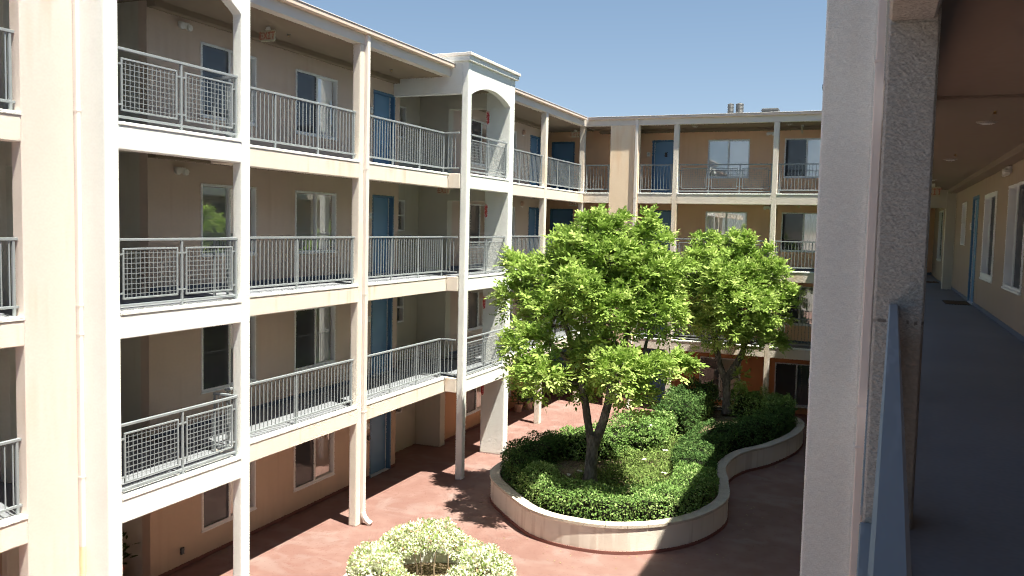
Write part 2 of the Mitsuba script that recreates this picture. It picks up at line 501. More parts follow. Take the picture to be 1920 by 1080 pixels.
def beam(w, k, u0, u1, v0, v1, bsdf):
    w.box('beam', bsdf, u0, u1, v0, v1, BEAM[k], F[k] - .045, .012)
    w.box('beam_lip', 'stucco_white' if w is not right else 'near_rail_paint', u0, u1, v0 + .002, v1 + .014, F[k] - .044, F[k] + .006, .006)


# ---- railings
POST, BAL = .038, .017


def world_box(w, u0, u1, v0, v1, z0, z1, b=.004):
    return w.world(M().box(u0, u1, v0, v1, z0, z1, b))


_bar = {}


def bar_proto(w, h, s, mat):
    kk = (h, s, mat)
    if kk not in _bar:
        _bar[kk] = mikit.ply(M().box(-s / 2, s / 2, -s / 2, s / 2, 0, h, .003).get(), mat)
    return _bar[kk]


def rail_frame(k, w, axis, a, b, off, zf, mat, posts, toe=.11):
    """Top rail, bottom rail and posts from a to b along axis 'u' (at v=off) or 'v' (at u=off)."""
    def bx(lo, hi, half, z0, z1):
        return world_box(w, lo, hi, off - half, off + half, z0, z1) if axis == 'u' else world_box(w, off - half, off + half, lo, hi, z0, z1)
    put('top_rail', bx(a, b, .024, zf + 1.03, zf + 1.07), mat, k)
    put('bottom_rail', bx(a, b, .019, zf + toe, zf + toe + .035), mat, k)
    for p in posts:
        z1 = zf + 1.029
        m = M().box(p - POST / 2, p + POST / 2, off - .017, off + .017, zf - .002, z1, .003) if axis == 'u' else M().box(off - .017, off + .017, p - POST / 2, p + POST / 2, zf - .002, z1, .003)
        put('post', w.world(m), mat, k)


def balusters(k, w, axis, a, b, off, zf, mat, posts, step=.118, toe=.11):
    n = int(round((b - a) / step))
    h = 1.029 - toe - .034
    for i in range(1, n):
        u = a + (b - a) * i / n
        if min([abs(u - p) for p in posts] + [9]) < .04:
            continue
        q = w.pts([[u, off, zf + toe + .034]])[0] if axis == 'u' else w.pts([[off, u, zf + toe + .034]])[0]
        copy_at('baluster', bar_proto(w, h, BAL, mat), k, T().translate(q.tolist()))


def bar_railing(w, u0, u1, v, floor, label, nposts, group=None, mat='rail_paint', extra=None):
    k = thing('balcony_railing', label, 'railing', group)
    zf = F[floor] + .006
    posts = [u0 + (u1 - u0) * (i + 1) / (nposts + 1) for i in range(nposts)]
    ends = [u0 + .06, u1 - .06] if extra is None else [u0 + .06, u1]
    rail_frame(k, w, 'u', u0, u1, v, zf, mat, posts + ends)
    balusters(k, w, 'u', u0, u1, v, zf, mat, posts + ends)
    if extra is not None:          # a short return towards the tower column
        rail_frame(k, w, 'v', v + .03, extra, u1, zf, mat, [])
        balusters(k, w, 'v', v + .03, extra, u1, zf, mat, [], .11)
    return k


def mesh_railing(w, u0, u1, v, floor, label, npanels, single_wires, group=None, mat='rail_paint', ret=None):
    k = thing('balcony_railing', label, 'railing', group)
    zf = F[floor] + .006
    posts = np.linspace(u0 + .03, u1 - .03, npanels + 1).tolist()
    rail_frame(k, w, 'u', u0, u1, v, zf, mat, posts, .06)
    for a, b in zip(posts[:-1], posts[1:]):
        p0, p1, z0, z1, r = a + .085, b - .085, zf + .165, zf + .925, .013
        m = M()
        m.box(p0, p1, v - r, v + r, z1 - 2 * r, z1, .003).box(p0, p1, v - r, v + r, z0, z0 + 2 * r, .003)
        m.box(p0, p0 + 2 * r, v - r, v + r, z0 + 2 * r, z1 - 2 * r, .003).box(p1 - 2 * r, p1, v - r, v + r, z0 + 2 * r, z1 - 2 * r, .003)
        for q0, q1 in ((a + POST / 2, p0), (p1, b - POST / 2)):
            for zz in (z0 + .09, z1 - .09):
                m.box(q0, q1, v - .01, v + .01, zz - .012, zz + .012)
        pk = put('mesh_panel', w.world(m), mat, k)
        wires = []
        nu, nz = int(round((p1 - p0) / .082)), int(round((z1 - z0) / .078))
        for i in range(1, nu):
            x = p0 + (p1 - p0) * i / nu
            wires.append((x - .004, x + .004, v - .004, v + .004, z0 + r, z1 - r))
        for i in range(1, nz):
            z = z0 + (z1 - z0) * i / nz
            wires.append((p0 + r, p1 - r, v - .0105, v - .0041, z - .004, z + .004))
        if single_wires:
            for q in wires:
                put('wire', w.world(M().box(*q)), mat, pk)
        else:
            m = M()
            for q in wires:
                m.box(*q)
            put('wire_grid', w.world(m), mat, pk, kind='stuff')
    if ret is not None:            # short return with bars back to the facade
        a, b = ret
        off = u1 + .02
        rail_frame(k, w, 'v', a, b, off, zf, mat, [a + .02])
        balusters(k, w, 'v', a, b, off, zf, mat, [a + .02], .11)
    return k


# ---- shared small fittings
def emergency_light(w, u, v, z, label):
    k = thing('emergency_light', label, 'lamp')
    put('housing', w.world(M().box(u - .13, u + .13, v + .001, v + .07, z - .05, z + .06, .012)), 'plastic_white', k)
    for s in (-1, 1):
        m = M().add(*w_lathe_v([(0, 0), (.045, .0), (.062, .05), (.06, .075), (.0, .08)], u + s * .1, v + .03, z - .03))
        put('lamp_head', w.world(m), 'lamp_glass', k, smooth=40)


def ceiling_light(w, u, v, z, label, group=None):
    k = thing('ceiling_light', label, 'lamp', group)
    m = M().add(*lathe([(0, -.035), (.09, -.032), (.115, -.012), (.12, -.001), (0, -.001)], 24, (0, 0, 0)))
    vv, ff = m.get()
    vv = vv + [u, v, z]
    put('trim_ring', w.world((vv, ff)), 'fixture_tan', k, smooth=40)
    vv2, ff2 = lathe([(0, -.05), (.05, -.046), (.075, -.036), (0, -.0351)], 20, (0, 0, 0))
    put('lens', w.world((vv2 + [u, v, z], ff2)), 'lamp_glass', k, smooth=40)


def exit_sign(w, u, v, z, label, flip=False):
    """Box sign hung under a walkway ceiling, its face across the walkway (facing -u)."""
    k = thing('exit_sign', label, 'exit sign')
    put('housing', w.world(M().box(u, u + .05, v - .17, v + .17, z - .22, z, .008)), 'exit_face', k)
    put('bracket', w.world(M().box(u + .01, u + .04, v - .05, v + .05, z + .001, z + .07, .004)), 'plastic_white', k)
    tm = meshkit.text_mesh('EXIT', .135, .006, bold=True)
    vv = np.array(tm.vertices)
    c = (vv[:, :2].max(0) + vv[:, :2].min(0)) / 2
    vv[:, :2] -= c
    wx = np.stack([vv[:, 0] * .9, vv[:, 1], vv[:, 2]], 1)
    center = w.pts([[u - .001, v, z - .11]])[0]
    # the face looks towards -u: text runs so that it reads from there
    du = w.pts([[0, 0, 0]])[0] - w.pts([[1, 0, 0]])[0]         # outward normal
    rightv = np.cross([0, 0, 1.0], du)
    V = center + wx[:, :1] * rightv + wx[:, 1:2] * np.array([0, 0, 1.0]) + wx[:, 2:3] * du
    put('lettering', (V, np.array(tm.faces)), 'letter_red', k)


def extinguisher_sign(w, u, v, z, label):
    """Red arrow sign that stands out from the pier edge, its face towards -u."""
    k = thing('extinguisher_sign', label, 'sign')
    a = .055
    poly = Polygon([(-a, .42), (-a, .09), (-a - .012, .09), (0, 0), (a + .012, .09), (a, .09), (a, .42)])
    for nm, pl, mat, th, off in (('border', poly, 'letter_white', .012, 0.0), ('panel', poly.buffer(-.012), 'sign_red', .004, .0122)):
        vv, ff = extrude(pl, th)
        V = np.stack([np.full(len(vv), u) - off - vv[:, 2], v + vv[:, 0], z + vv[:, 1]], 1)
        put(nm, w.world((V, ff[:, ::-1])), mat, k)
    letters = M()
    words = 'EXTINGUISHER'
    for i, ch in enumerate(words):
        tm = meshkit.text_mesh(ch, .019, .002, bold=True)
        vv = np.array(tm.vertices)
        vv[:, :2] -= (vv[:, :2].max(0) + vv[:, :2].min(0)) / 2
        letters.add(np.stack([vv[:, 0], vv[:, 1] + .352 - i * .0245, vv[:, 2]], 1), tm.faces)
    tm = meshkit.text_mesh('FIRE', .026, .002, bold=True)
    vv = np.array(tm.vertices)
    vv[:, :2] -= (vv[:, :2].max(0) + vv[:, :2].min(0)) / 2
    letters.add(np.stack([vv[:, 0], vv[:, 1] + .388, vv[:, 2]], 1), tm.faces)
    vv, ff = letters.get()
    du = w.pts([[0, 0, 0]])[0] - w.pts([[1, 0, 0]])[0]
    rightv = np.cross([0, 0, 1.0], du)
    c = w.pts([[u - .0165, v, z]])[0]
    put('lettering', (c + vv[:, :1] * rightv + vv[:, 1:2] * np.array([0, 0, 1.0]) + vv[:, 2:3] * du, ff), 'letter_white', k)


def plaque(w, u, v, z, label, s=.065):
    k = thing('number_plaque', label, 'sign', None)
    put('plate', w.world(M().box(u - s, u + s, v + .001, v + .016, z - s * 1.2, z + s * 1.2, .005)), 'plastic_white', k)
    put('rim', w.world(M().box(u - s * .6, u + s * .6, v + .0165, v + .022, z - s * .2, z + s * .75, .002)), 'frame_alu', k)


def downspout(w, u0, u1, v0, v1, z0, z1, mat='pipe_paint', joints=(), kick=False, low=None):
    """Square pipe with straps; its foot kicks out when asked."""
    zb = z0 + (.28 if kick else 0)
    if low:
        k = w.part('downspout', M().box(u0, u1, v0, v1, low[0], z1, .01), mat)
        put('lower_length', w.world(M().box(u0 + .002, u1 - .002, v0, v1 - .002, zb, low[0], .01)), low[1], k)
    else:
        k = w.part('downspout', M().box(u0, u1, v0, v1, zb, z1, .01), mat)
    for z in joints:
        put('strap', w.world(M().box(u0 - .006, u1 + .006, v0, v1 + .007, z - .014, z + .014, .003)), mat, k)
    if kick:
        vm = (v0 + v1) / 2
        path = [((u0 + u1) / 2, vm, zb + .01), ((u0 + u1) / 2, vm + .02, zb - .08), ((u0 + u1) / 2 + .01, vm + .1, zb - .19), ((u0 + u1) / 2 + .02, vm + .2, zb - .25)]
        vv, ff = tube(path, [(u1 - u0) * .62] * 4, 8)
        put('spout', w.world((vv, ff)), mat, k)
    return k


# ------------------------------------------------------------------ LEFT WING
W = left
VW = -W.depth
V_ALC = -2.5
U_END = 32.227
win_u = [(6.1, 7.75), (13.45, 15.1), (16.46, 18.1), (25.7, 27.35), (27.95, 29.56)]
door_u = [(4.3, 5.4), (19.77, 20.87), (30.95, 32.05)]
WD, WB, WW, WT, WG = ('v', 'blind_dark'), ('v', 'blind_brown'), ('v', 'blind_white'), ('v', 'blind_tan'), ('h', 'blind_grey')
HW = ('h', 'blind_white')
styles_L = {(1, 3): (WD, WW), (1, 2): (WG, WG), (1, 1): (WD, WD), (1, 0): (WB, WT),
            (2, 3): (WD, WW), (2, 2): (WG, HW), (2, 1): (WD, ('v', 'blind_grey')), (2, 0): (WB, WT),
            (3, 3): (WD, WT), (3, 2): (WD, ('h', 'blind_tan')), (3, 1): (WD, WT), (3, 0): (WB, WT),
            (4, 3): (WG, WD), (4, 2): (WD, WG), (4, 1): (WD, WG), (4, 0): (WB, WB)}
for fl in range(4):
    z0, zc = F[fl], CEIL[fl] + (.16 if fl == 3 else .12)
    sill, top = (z0 + .58, z0 + 2.05) if fl == 0 else (z0 + .66, z0 + 2.09)
    wm = 'wall_sand' if fl == 0 else 'wall_tan'
    for (u0, u1, mat) in ((-8, 9.2, wm), (12.1, 21.13, wm), (23.95, 32.4, 'wall_terra' if fl == 0 else wm)):
        holes = [(a, b, sill, top) for a, b in win_u if a > u0 and b < u1] + [(a, b, z0 - .01, z0 + 2.13) for a, b in door_u if a > u0 and b < u1]
        wall_sheet(W, u0, u1, z0, zc, VW, .2, holes, mat)
        cuts = sorted([(a, b) for a, b in door_u if a > u0 and b < u1])
        s0 = u0
        for a, b in cuts + [(u1, None)]:
            if a > s0 + .05:
                W.box('skirting', 'skirting_paint' if fl else 'skirt_red', s0, a, VW + .001, VW + .012, z0 + .004, z0 + .085, .002)
            s0 = b
    # alcoves beside the towers
    for (u0, u1, hole) in ((9.2, 12.1, None), (21.13, 23.84, (22.05, 22.78))):
        hs = [(hole[0], hole[1], z0 + 1.17, z0 + 2.09)] if hole else []
        wall_sheet(W, u0, u1, z0, zc, V_ALC, .2, hs, 'stucco_drab')
        if hole:
            window(W, hole[0], hole[1], z0 + 1.17, z0 + 2.09, V_ALC, (WD, WG), sill=False, rows=.5)
    W.box('wall', 'stucco_drab', 12.1, 12.299, V_ALC, VW - .2, z0, zc, 0)
    for i, (a, b) in enumerate(win_u):
        if i == 0 and fl in (0, 2):
            pass
        window(W, a, b, sill, top, VW, styles_L.get((i, fl), (WD, WW)), 'frame_white')
    for i, (a, b) in enumerate(door_u):
        door(W, a, b, z0, z0 + 2.13, VW)
    # corner recess at the far end, with its door on the far wall
    W.box('wall', wm if fl else 'wall_rust', 32.4, 34.2, V_ALC - .2, V_ALC, z0, zc, 0)
    # tower cross walls: outer pier (with passage opening and header)
    for (u0, u1) in ((9.1, 9.35), (23.62, 23.95)):
        jl = -1.62 if fl == 0 else -1.5
        W.box('wall', 'stucco_drab', u1 - .1, u1, V_ALC - .2, V_ALC - .001, z0, zc, 0)
        W.box('passage_jamb', 'stucco_drab', u0, u1, V_ALC if u0 > 20 else VW, jl, z0, zc - .1, .01)
        hz = z0 + 2.11
        W.box('passage_header', 'stucco_drab', u0 + .002, u1 - .002, jl, -.25, hz, zc - .1, .008)
    # ceiling soffit box along the wall
    for (u0, u1) in ((-8, 9.1), (12.1, 21.12), (23.95, 32.2)):
        W.box('soffit', 'ceiling_paint', u0, u1, VW + .001, VW + .2, CEIL[fl] - .12, CEIL[fl] - .001, .006)

for (u0, u1) in ((9.1, 9.35), (23.62, 23.95)):
    column(W, u0, u1, -.25, .522, 11.2, 'stucco_white', name='tower_pier')
for (u0, u1) in ((11.95, 12.18), (20.78, 20.99)):
    column(W, u0, u1, .33, .522, 11.2, 'stucco_white', name='tower_column')
for (u0, u1) in ((4.2, 4.5), (16.42, 16.73), (28.0, 28.214)):
    column(W, u0, u1, -.2, 0, 10.81, 'stucco_cream')
column(W, 32.227, 32.427, -.2, -.002, 10.81, 'stucco_cream')
W.box('wall_panel', 'stucco_panel', 8.21, 9.098, -.2, 0, 0, 10.81, .012)

for k in (1, 2, 3):
    for (a, b) in ((-8, 4.2), (4.5, 8.21), (12.2, 16.42), (16.73, 20.76), (23.95, 28.0), (28.214, 32.227)):
        beam(W, k, a, b, -.2, -.002, 'stucco_cream')
    for (a, b) in ((9.35, 11.95), (20.99, 23.62)):
        beam(W, k, a, b, .322, .52, 'stucco_white')
    for (a, b) in ((12.0, 12.198), (20.762, 20.95)):
        W.box('beam_return', 'stucco_cream', a, b, -.2, .32, BEAM[k], F[k] - .002, .01)
    # walkway slabs
    for (a, b, o) in ((-8, 9.1, -.2), (9.35, 12.0, .322), (12.2, 20.762, -.2), (20.95, 23.62, .322), (23.95, 32.427, -.2)):
        W.box('walkway_slab', 'deck_paint', a, b, VW - .75 if (9 < a < 9.5 or a > 20.9) else VW, o, F[k] - .149, F[k], 0)
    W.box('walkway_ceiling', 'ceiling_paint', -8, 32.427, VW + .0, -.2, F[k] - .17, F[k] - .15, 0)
    for (a, b) in ((9.1, 12.2), (20.762, 23.95)):
        W.box('walkway_ceiling', 'stucco_drab', a, b, V_ALC, VW, F[k] - .17, F[k] - .15, 0)
    W.box('walkway_ceiling', 'stucco_drab', 9.35, 12.0, -.2, .322, F[k] - .17, F[k] - .15, 0)
    W.box('walkway_ceiling', 'stucco_drab', 20.95, 23.62, -.2, .322, F[k] - .17, F[k] - .15, 0)
    W.box('walkway_slab', 'deck_paint', 32.427, 34.0, V_ALC, 0, F[k] - .149, F[k], 0)
    W.box('walkway_ceiling', 'ceiling_paint', 32.427, 34.0, V_ALC, 0, F[k] - .17, F[k] - .15, 0)
W.box('walkway_ceiling', 'ceiling_paint', -8, 34.0, V_ALC, -.2, CEIL[3], CEIL[3] + .03, 0)
W.box('roof', 'roofing', -8, 40, -9, -.03, ROOF - .19, ROOF, 0)
for (a, b) in ((-8, 9.1), (12.2, 20.762), (23.95, 32.227)):
    W.box('fascia', 'fascia_paint', a, b, -.2, .012, 10.812, ROOF + .02, .006)
    gk = W.part('gutter', M().box(a + .01, b if b < 32 else b - .13, .013, .14, 11.03, 11.125, .012), 'gutter_paint')
    put('lip', W.world(M().box(a + .01, b if b < 32 else b - .14, .01, .155, 11.126, 11.145, .005)), 'gutter_grey', gk)


def arch_panel(w, u0, u1, v0, v1, spring, apex, ztop, mat):
    c = (u0 + u1) / 2
    h, hw = apex - spring, (u1 - u0) / 2
    R = (hw * hw + h * h) / (2 * h)
    arc = [(c + R * math.sin(t), spring - (R - h) + R * math.cos(t)) for t in np.linspace(-math.asin(hw / R), math.asin(hw / R), 40)]
    poly = Polygon([(u0, ztop)] + arc + [(u1, ztop)])
    vv, ff = extrude(poly, v1 - v0)
    w.part('arch', (np.stack([vv[:, 0], v0 + vv[:, 2], vv[:, 1]], 1), np.asarray(ff)[:, ::-1]), mat)


for (a, b, c0, c1) in ((9.35, 11.95, 9.1, 12.18), (20.99, 23.62, 20.78, 23.95)):
    arch_panel(W, a, b, .333, .519, 10.37, 10.80 if a < 15 else 10.66, 11.2, 'stucco_white')
    if a > 15:
        W.box('tower_wall', 'stucco_white', c1 - .17 if a < 15 else c0 + .002, c1 - .002 if a < 15 else c0 + .17, -1.75, .33, 10.36, 11.2, .01)
    W.box('tower_wall', 'stucco_white', c0 + .003 if a < 15 else c1 - .3, c0 + .2 if a < 15 else c1 - .003, -1.75, -.25, 10.95, 11.2, .01)
    W.box('tower_ceiling', 'stucco_drab', c0 + .2, c1 - .2, -.2, .33, 10.86, 10.95, 0)
    ck = W.part('parapet_cap', M().box(c0 - .09, c1 + .09, -1.9, .60, 11.201, 11.33, .006), 'stucco_white')
    put('coping', W.world(M().box(c0 - .13, c1 + .13, -1.94, .645, 11.331, 11.41, .008)), 'fascia_paint', ck)

downspout(W, 9.025, 9.096, .002, .075, 0, 11.03, joints=(3.1, 5.2, 5.62, 8.4), low=(2.05, 'pipe_yellow'))
downspout(W, 16.585, 16.70, .003, .085, 0, 11.03, joints=(2.62, 5.3, 8.1), kick=True)
W.box('rear_wall', 'wall_tan', 34.0, 34.2, -8.8, -2.71, 0, ROOF - .2, 0)
W.box('rear_wall', 'wall_tan', -8, 34.2, -9, -8.8, 0, ROOF - .2, 0)
W.box('rear_wall', 'wall_tan', -8.2, -8.001, -9, -1.8, 0, ROOF - .2, 0)

for k in (1, 2, 3):
    n = FLOOR_NAME[k]
    bar_railing(W, 4.5, 8.21, -.12, k, f'cropped {n} bar railing at the left edge of the picture', 1)
    mesh_railing(W, 9.36, 11.94, .43, k, f'grey {n} wire mesh railing of the near left tower bay', 2, True, ret=(-.1, .41))
    bar_railing(W, 12.28, 16.42, -.12, k, f'grey {n} bar railing of the left wing between near tower and pipe column', 2 if k == 3 else 1)
    bar_railing(W, 16.73, 20.66, -.12, k, f'grey {n} bar railing of the left wing, outside the blue door, turning outwards', 2, extra=.34)
    mesh_railing(W, 21.0, 23.61, .43, k, f'grey {n} wire mesh railing of the far tower bay on the left wing', 2, False)
    bar_railing(W, 23.96, 28.0, -.12, k, f'grey {n} bar railing of the left wing just beyond the far tower', 1)
    bar_railing(W, 28.22, 32.22, -.12, k, f'grey {n} bar railing of the left wing ending at the inner courtyard corner', 2)

# hand-thrown stucco on the faces that show its relief
def coat(w, axis, at, a0, a1, z0, z1, step, bsdf, amp=.0042, seed=0, sign=-1, fr=66.0):
    """A rough plaster coat on a face: axis 'u' lies in the plane u=at (facing sign*u), axis 'v' in the plane v=at."""
    na, nz = int((a1 - a0) / step) + 1, int((z1 - z0) / step) + 1
    A, Z = np.meshgrid(np.linspace(a0, a1, na), np.linspace(z0, z1, nz))
    q = np.stack([A, A * 0 + at, Z], -1)
    h = .55 * np.clip((meshkit.noise(q * fr, seed) * .6 + meshkit.noise(q * fr * 1.8, seed + 1) * .4 - .36) / .34, 0, 1) + .3 * meshkit.noise(q * 190, seed + 2) + .25 * meshkit.noise(q * 9, seed + 3)
    h = .0012 + amp * h
    h[0], h[-1], h[:, 0], h[:, -1] = -.002, -.002, -.002, -.002
    P3 = np.stack([at + sign * h, A, Z], -1) if axis == 'u' else np.stack([A, at + sign * h, Z], -1)
    i, j = np.meshgrid(np.arange(nz - 1), np.arange(na - 1), indexing='ij')
    k0 = i * na + j
    f = np.vstack([np.stack([k0, k0 + 1, k0 + na + 1], -1).reshape(-1, 3), np.stack([k0, k0 + na + 1, k0 + na], -1).reshape(-1, 3)])
    if (axis == 'u') != (sign > 0):      # (v, z) turns towards +u, (u, z) towards -v
        f = f[:, ::-1]
    w.part('stucco_coat', (P3.reshape(-1, 3), f), bsdf, smooth=True)


coat(left, 'u', 9.1, .08, .515, 0, 11.15, .012, 'stucco_white', seed=11)
coat(left, 'v', 0, 8.225, 9.02, 0, 10.8, .013, 'stucco_panel', .003, seed=21, sign=1)
coat(left, 'u', 11.95, .335, .515, 0, 11.1, .014, 'stucco_white', seed=31)
coat(left, 'u', 16.42, -.19, -.01, 0, 10.8, .016, 'stucco_cream', seed=41)
coat(left, 'u', 20.78, .335, .515, 0, 11.1, .018, 'stucco_white', seed=51)
coat(left, 'u', 23.62, -.24, .515, 0, 10.4, .022, 'stucco_white', .005, seed=61)
coat(right, 'u', 4.4, -.213, -.006, F[2] + .005, 7.87, .0042, 'stucco_near', .0062, seed=71, fr=112.0)
coat(right, 'u', 8.3, .09, .503, 3.0, 9.4, .0085, 'stucco_grey', .0042, seed=81)
emergency_light(W, 12.98, VW, 10.56, 'white twin-head emergency light high on the top floor wall of the near left bay')
emergency_light(W, 12.87, VW, 7.82, 'white twin-head emergency light on the third floor wall of the near left bay')
for k, z in ((3, 10.41), (2, 7.76)):
    kk = thing('wall_lamp', f'small peach wall lamp on the {FLOOR_NAME[k]} beyond the far tower', 'lamp')
    m = M().add(*w_lathe_v([(0, 0), (.09, 0), (.1, .03), (.07, .09), (0, .11)], 30.2, VW, z))
    put('shade', W.world(m), 'terracotta', kk, smooth=40)
    put('mount', W.world(M().box(30.12, 30.28, VW + .001, VW + .02, z - .14, z - .1, .003)), 'plastic_white', kk)
exit_sign(W, 14.5, -.98, 10.75, 'exit sign hanging from the top floor walkway ceiling beside the near left tower')
exit_sign(W, 22.4, -1.0, 8.0, 'exit sign under the third floor ceiling at the far tower of the left wing')
exit_sign(W, 32.7, -.55, 10.68, 'exit sign under the top floor ceiling in the inner corner of the courtyard')
exit_sign(W, 32.7, -.55, 7.98, 'exit sign under the third floor ceiling in the inner corner of the courtyard')
for k in (1, 2, 3):
    extinguisher_sign(W, 23.615, -.19, F[k] + 1.6, f'red arrow extinguisher sign on the {FLOOR_NAME[k]} pier of the far left tower')
extinguisher_sign(W, 23.615, -.19, 1.75, 'red arrow extinguisher sign on the ground floor pier of the far left tower')
for k in range(4):
    plaque(W, 19.67, VW, F[k] + (1.46 if k == 0 else 1.58), f'white number plaque left of the blue {FLOOR_NAME[k]} door of the left wing')
kk = thing('key_box', 'small black lock box on the ground floor wall left of the blue door', 'key box')
put('case', W.world(M().box(19.64, 19.74, VW + .001, VW + .05, 1.08, 1.2, .01)), 'dark_plastic', kk)
put('shackle', W.world(tube([(19.66, VW + .03, 1.19), (19.66, VW + .03, 1.25), (19.69, VW + .03, 1.275), (19.72, VW + .03, 1.25), (19.72, VW + .03, 1.19)], .007, 6)), 'galvanised', kk)
kk = thing('wall_outlet', 'grey covered power outlet low on the ground floor wall of the near left bay', 'outlet')
put('cover', W.world(M().box(12.85, 12.93, VW + .001, VW + .05, .3, .43, .008)), 'galvanised', kk)
put('hinge', W.world(M().box(12.87, 12.91, VW + .03, VW + .058, .431, .442, .003)), 'dark_plastic', kk)
for i, (u, v) in enumerate(((15.22, -1.0), (19.45, -1.03))):
    kk = thing('sprinkler_head', ('small sprinkler head in the top floor ceiling just left of the pipe column', 'small sprinkler head in the top floor ceiling above the blue door of the left wing')[i], 'sprinkler')
    put('escutcheon', W.world((lathe([(0, -.012), (.04, -.008), (.042, -.001), (0, -.001)], 14)[0] + [u, v, CEIL[3]], lathe([(0, -.012), (.04, -.008), (.042, -.001), (0, -.001)], 14)[1])), 'galvanised', kk)
    put('nozzle', W.world((lathe([(0, -.05), (.02, -.05), (.012, -.03), (.012, -.013), (0, -.013)], 10)[0] + [u, v, CEIL[3]], lathe([(0, -.05), (.02, -.05), (.012, -.03), (.012, -.013), (0, -.013)], 10)[1])), 'brass', kk)

# ------------------------------------------------------------------ BACK WING
W = back
VW = -W.depth
bwin = [(4.43, 6.0), (7.27, 8.85)]
bdoor = [(-2.0, -1.0), (2.24, 3.3)]
CW = ('c', 'blind_white')
styles_B = {(0, 3): (('h', 'blind_grey'), HW), (0, 2): (CW, CW), (0, 1): (WD, WW), (0, 0): (WB, WT),
            (1, 3): (('c', 'blind_dark'), HW), (1, 2): (('c', 'blind_dark'), ('c', 'blind_grey')), (1, 1): (WD, ('c', 'blind_grey')), (1, 0): (WB, WD)}
for fl in range(4):
    z0, zc = F[fl], CEIL[fl] + (.16 if fl == 3 else .12)
    sill, top = (z0 + .36, z0 + 1.98) if fl == 0 else (z0 + .69, z0 + 2.13)
    mat = 'wall_rust' if fl == 0 else 'wall_orange'
    holes = [(a, b, sill, top) for a, b in bwin] + [(a, b, z0 - .01, z0 + 2.15) for a, b in bdoor]
    wall_sheet(W, -2.7, 12.8, z0, zc, VW, .2, holes, mat)
    s0 = -2.5
    for a, b in sorted(bdoor) + [(12.6, None)]:
        W.box('skirting', 'skirting_paint' if fl else 'skirt_red', s0, a, VW + .001, VW + .012, z0 + .004, z0 + .085, .002)
        s0 = b
    for i, (a, b) in enumerate(bwin):
        window(W, a, b, sill, top, VW, styles_B[(i, fl)], 'frame_white' if fl else 'frame_alu')
    for i, (a, b) in enumerate(bdoor):
        door(W, a, b, z0, z0 + 2.15, VW, hinge=-1 if i else 1, knocker=(i == 1 and fl == 3))
    W.box('soffit', 'ceiling_paint', .1, 12.4, VW + .001, VW + .2, CEIL[fl] - .12, CEIL[fl] - .001, .006)
W.box('wall_panel', 'stucco_peach', 1.035, 2.0, -.2, 0, 0, 10.81, .012)
W.box('wall_panel', 'stucco_peach', 2.0, 2.17, -.2, -.004, 0, 10.81, .006)
for (a, b) in ((3.47, 3.66), (7.045, 7.235), (10.4, 10.598)):
    column(W, a, b, -.2, 0, 10.81, 'stucco_cream')
for k in (1, 2, 3):
    for (a, b) in ((.0, 1.035), (2.17, 3.47), (3.66, 7.045), (7.235, 10.4)):
        beam(W, k, a, b, -.2, -.002, 'stucco_cream')
    W.box('walkway_slab', 'deck_paint', .0, 12.6, VW, -.2, F[k] - .149, F[k], 0)
    W.box('walkway_ceiling', 'ceiling_paint', .0, 12.6, VW, -.2, F[k] - .17, F[k] - .15, 0)
W.box('walkway_ceiling', 'ceiling_paint', .0, 12.6, VW, -.2, CEIL[3], CEIL[3] + .03, 0)
W.box('roof', 'roofing', -.03, 20, -9, -.03, ROOF - .188, ROOF + .002, 0)
W.box('fascia', 'fascia_paint', .012, 10.6, -.2, .012, 10.812, ROOF + .02, .006)
gk = W.part('gutter', M().box(.16, 10.46, .013, .14, 11.03, 11.125, .012), 'gutter_paint')
put('lip', W.world(M().box(.16, 10.46, .01, .155, 11.126, 11.145, .005)), 'gutter_grey', gk)
downspout(W, 2.02, 2.13, .003, .085, 0, 11.03, joints=(2.6, 5.3, 8.1), kick=True)
W.box('rear_wall', 'wall_orange', 19.8, 20, -8.8, -1.98, 0, ROOF - .2, 0)
W.box('rear_wall', 'wall_orange', -2.7, 20, -9, -8.8, 0, ROOF - .2, 0)
for k in (1, 2, 3):
    n = FLOOR_NAME[k]
    bar_railing(W, .02, 1.03, -.12, k, f'short grey {n} bar railing between the corner column and the peach wall panel', 0)
    bar_railing(W, 2.18, 3.47, -.12, k, f'grey bar railing before the blue door on the {n} of the far wing', 0)
    mesh_railing(W, 3.66, 7.045, -.12, k, f'grey railing with three wire mesh panels on the {n} of the far wing', 3, False)
    bar_railing(W, 7.235, 10.4, -.12, k, f'grey bar railing at the right end of the far wing on the {n}', 1)
emergency_light(W, 6.75, VW, 10.6, 'small emergency light on the top floor wall of the far wing beside the second column')
emergency_light(W, 6.75, VW, 7.83, 'small emergency light on the third floor wall of the far wing beside the second column')
ceiling_light(W, 4.1, -.75, CEIL[3], 'flush round light in the top floor ceiling over the mesh railing of the far wing')
ceiling_light(W, 7.5, -.75, CEIL[3], 'flush round light in the top floor ceiling at the right end of the far wing')
for k, z in ((3, 10.76), (2, 8.06)):
    kk = thing('hanging_sign', f'narrow cream sign seen edge-on under the {FLOOR_NAME[k]} ceiling of the far wing', 'sign')
    put('panel', W.world(M().box(7.9, 7.94, -1.2, -.9, z - .25, z - .02, .005)), 'exit_face', kk)
    put('bracket', W.world(M().box(7.88, 7.96, -1.1, -1.0, z - .019, z + .05, .004)), 'plastic_white', kk)
plaque(W, 2.1, VW, F[3] + 1.6, 'small white number plaque left of the blue top floor door of the far wing', .07)
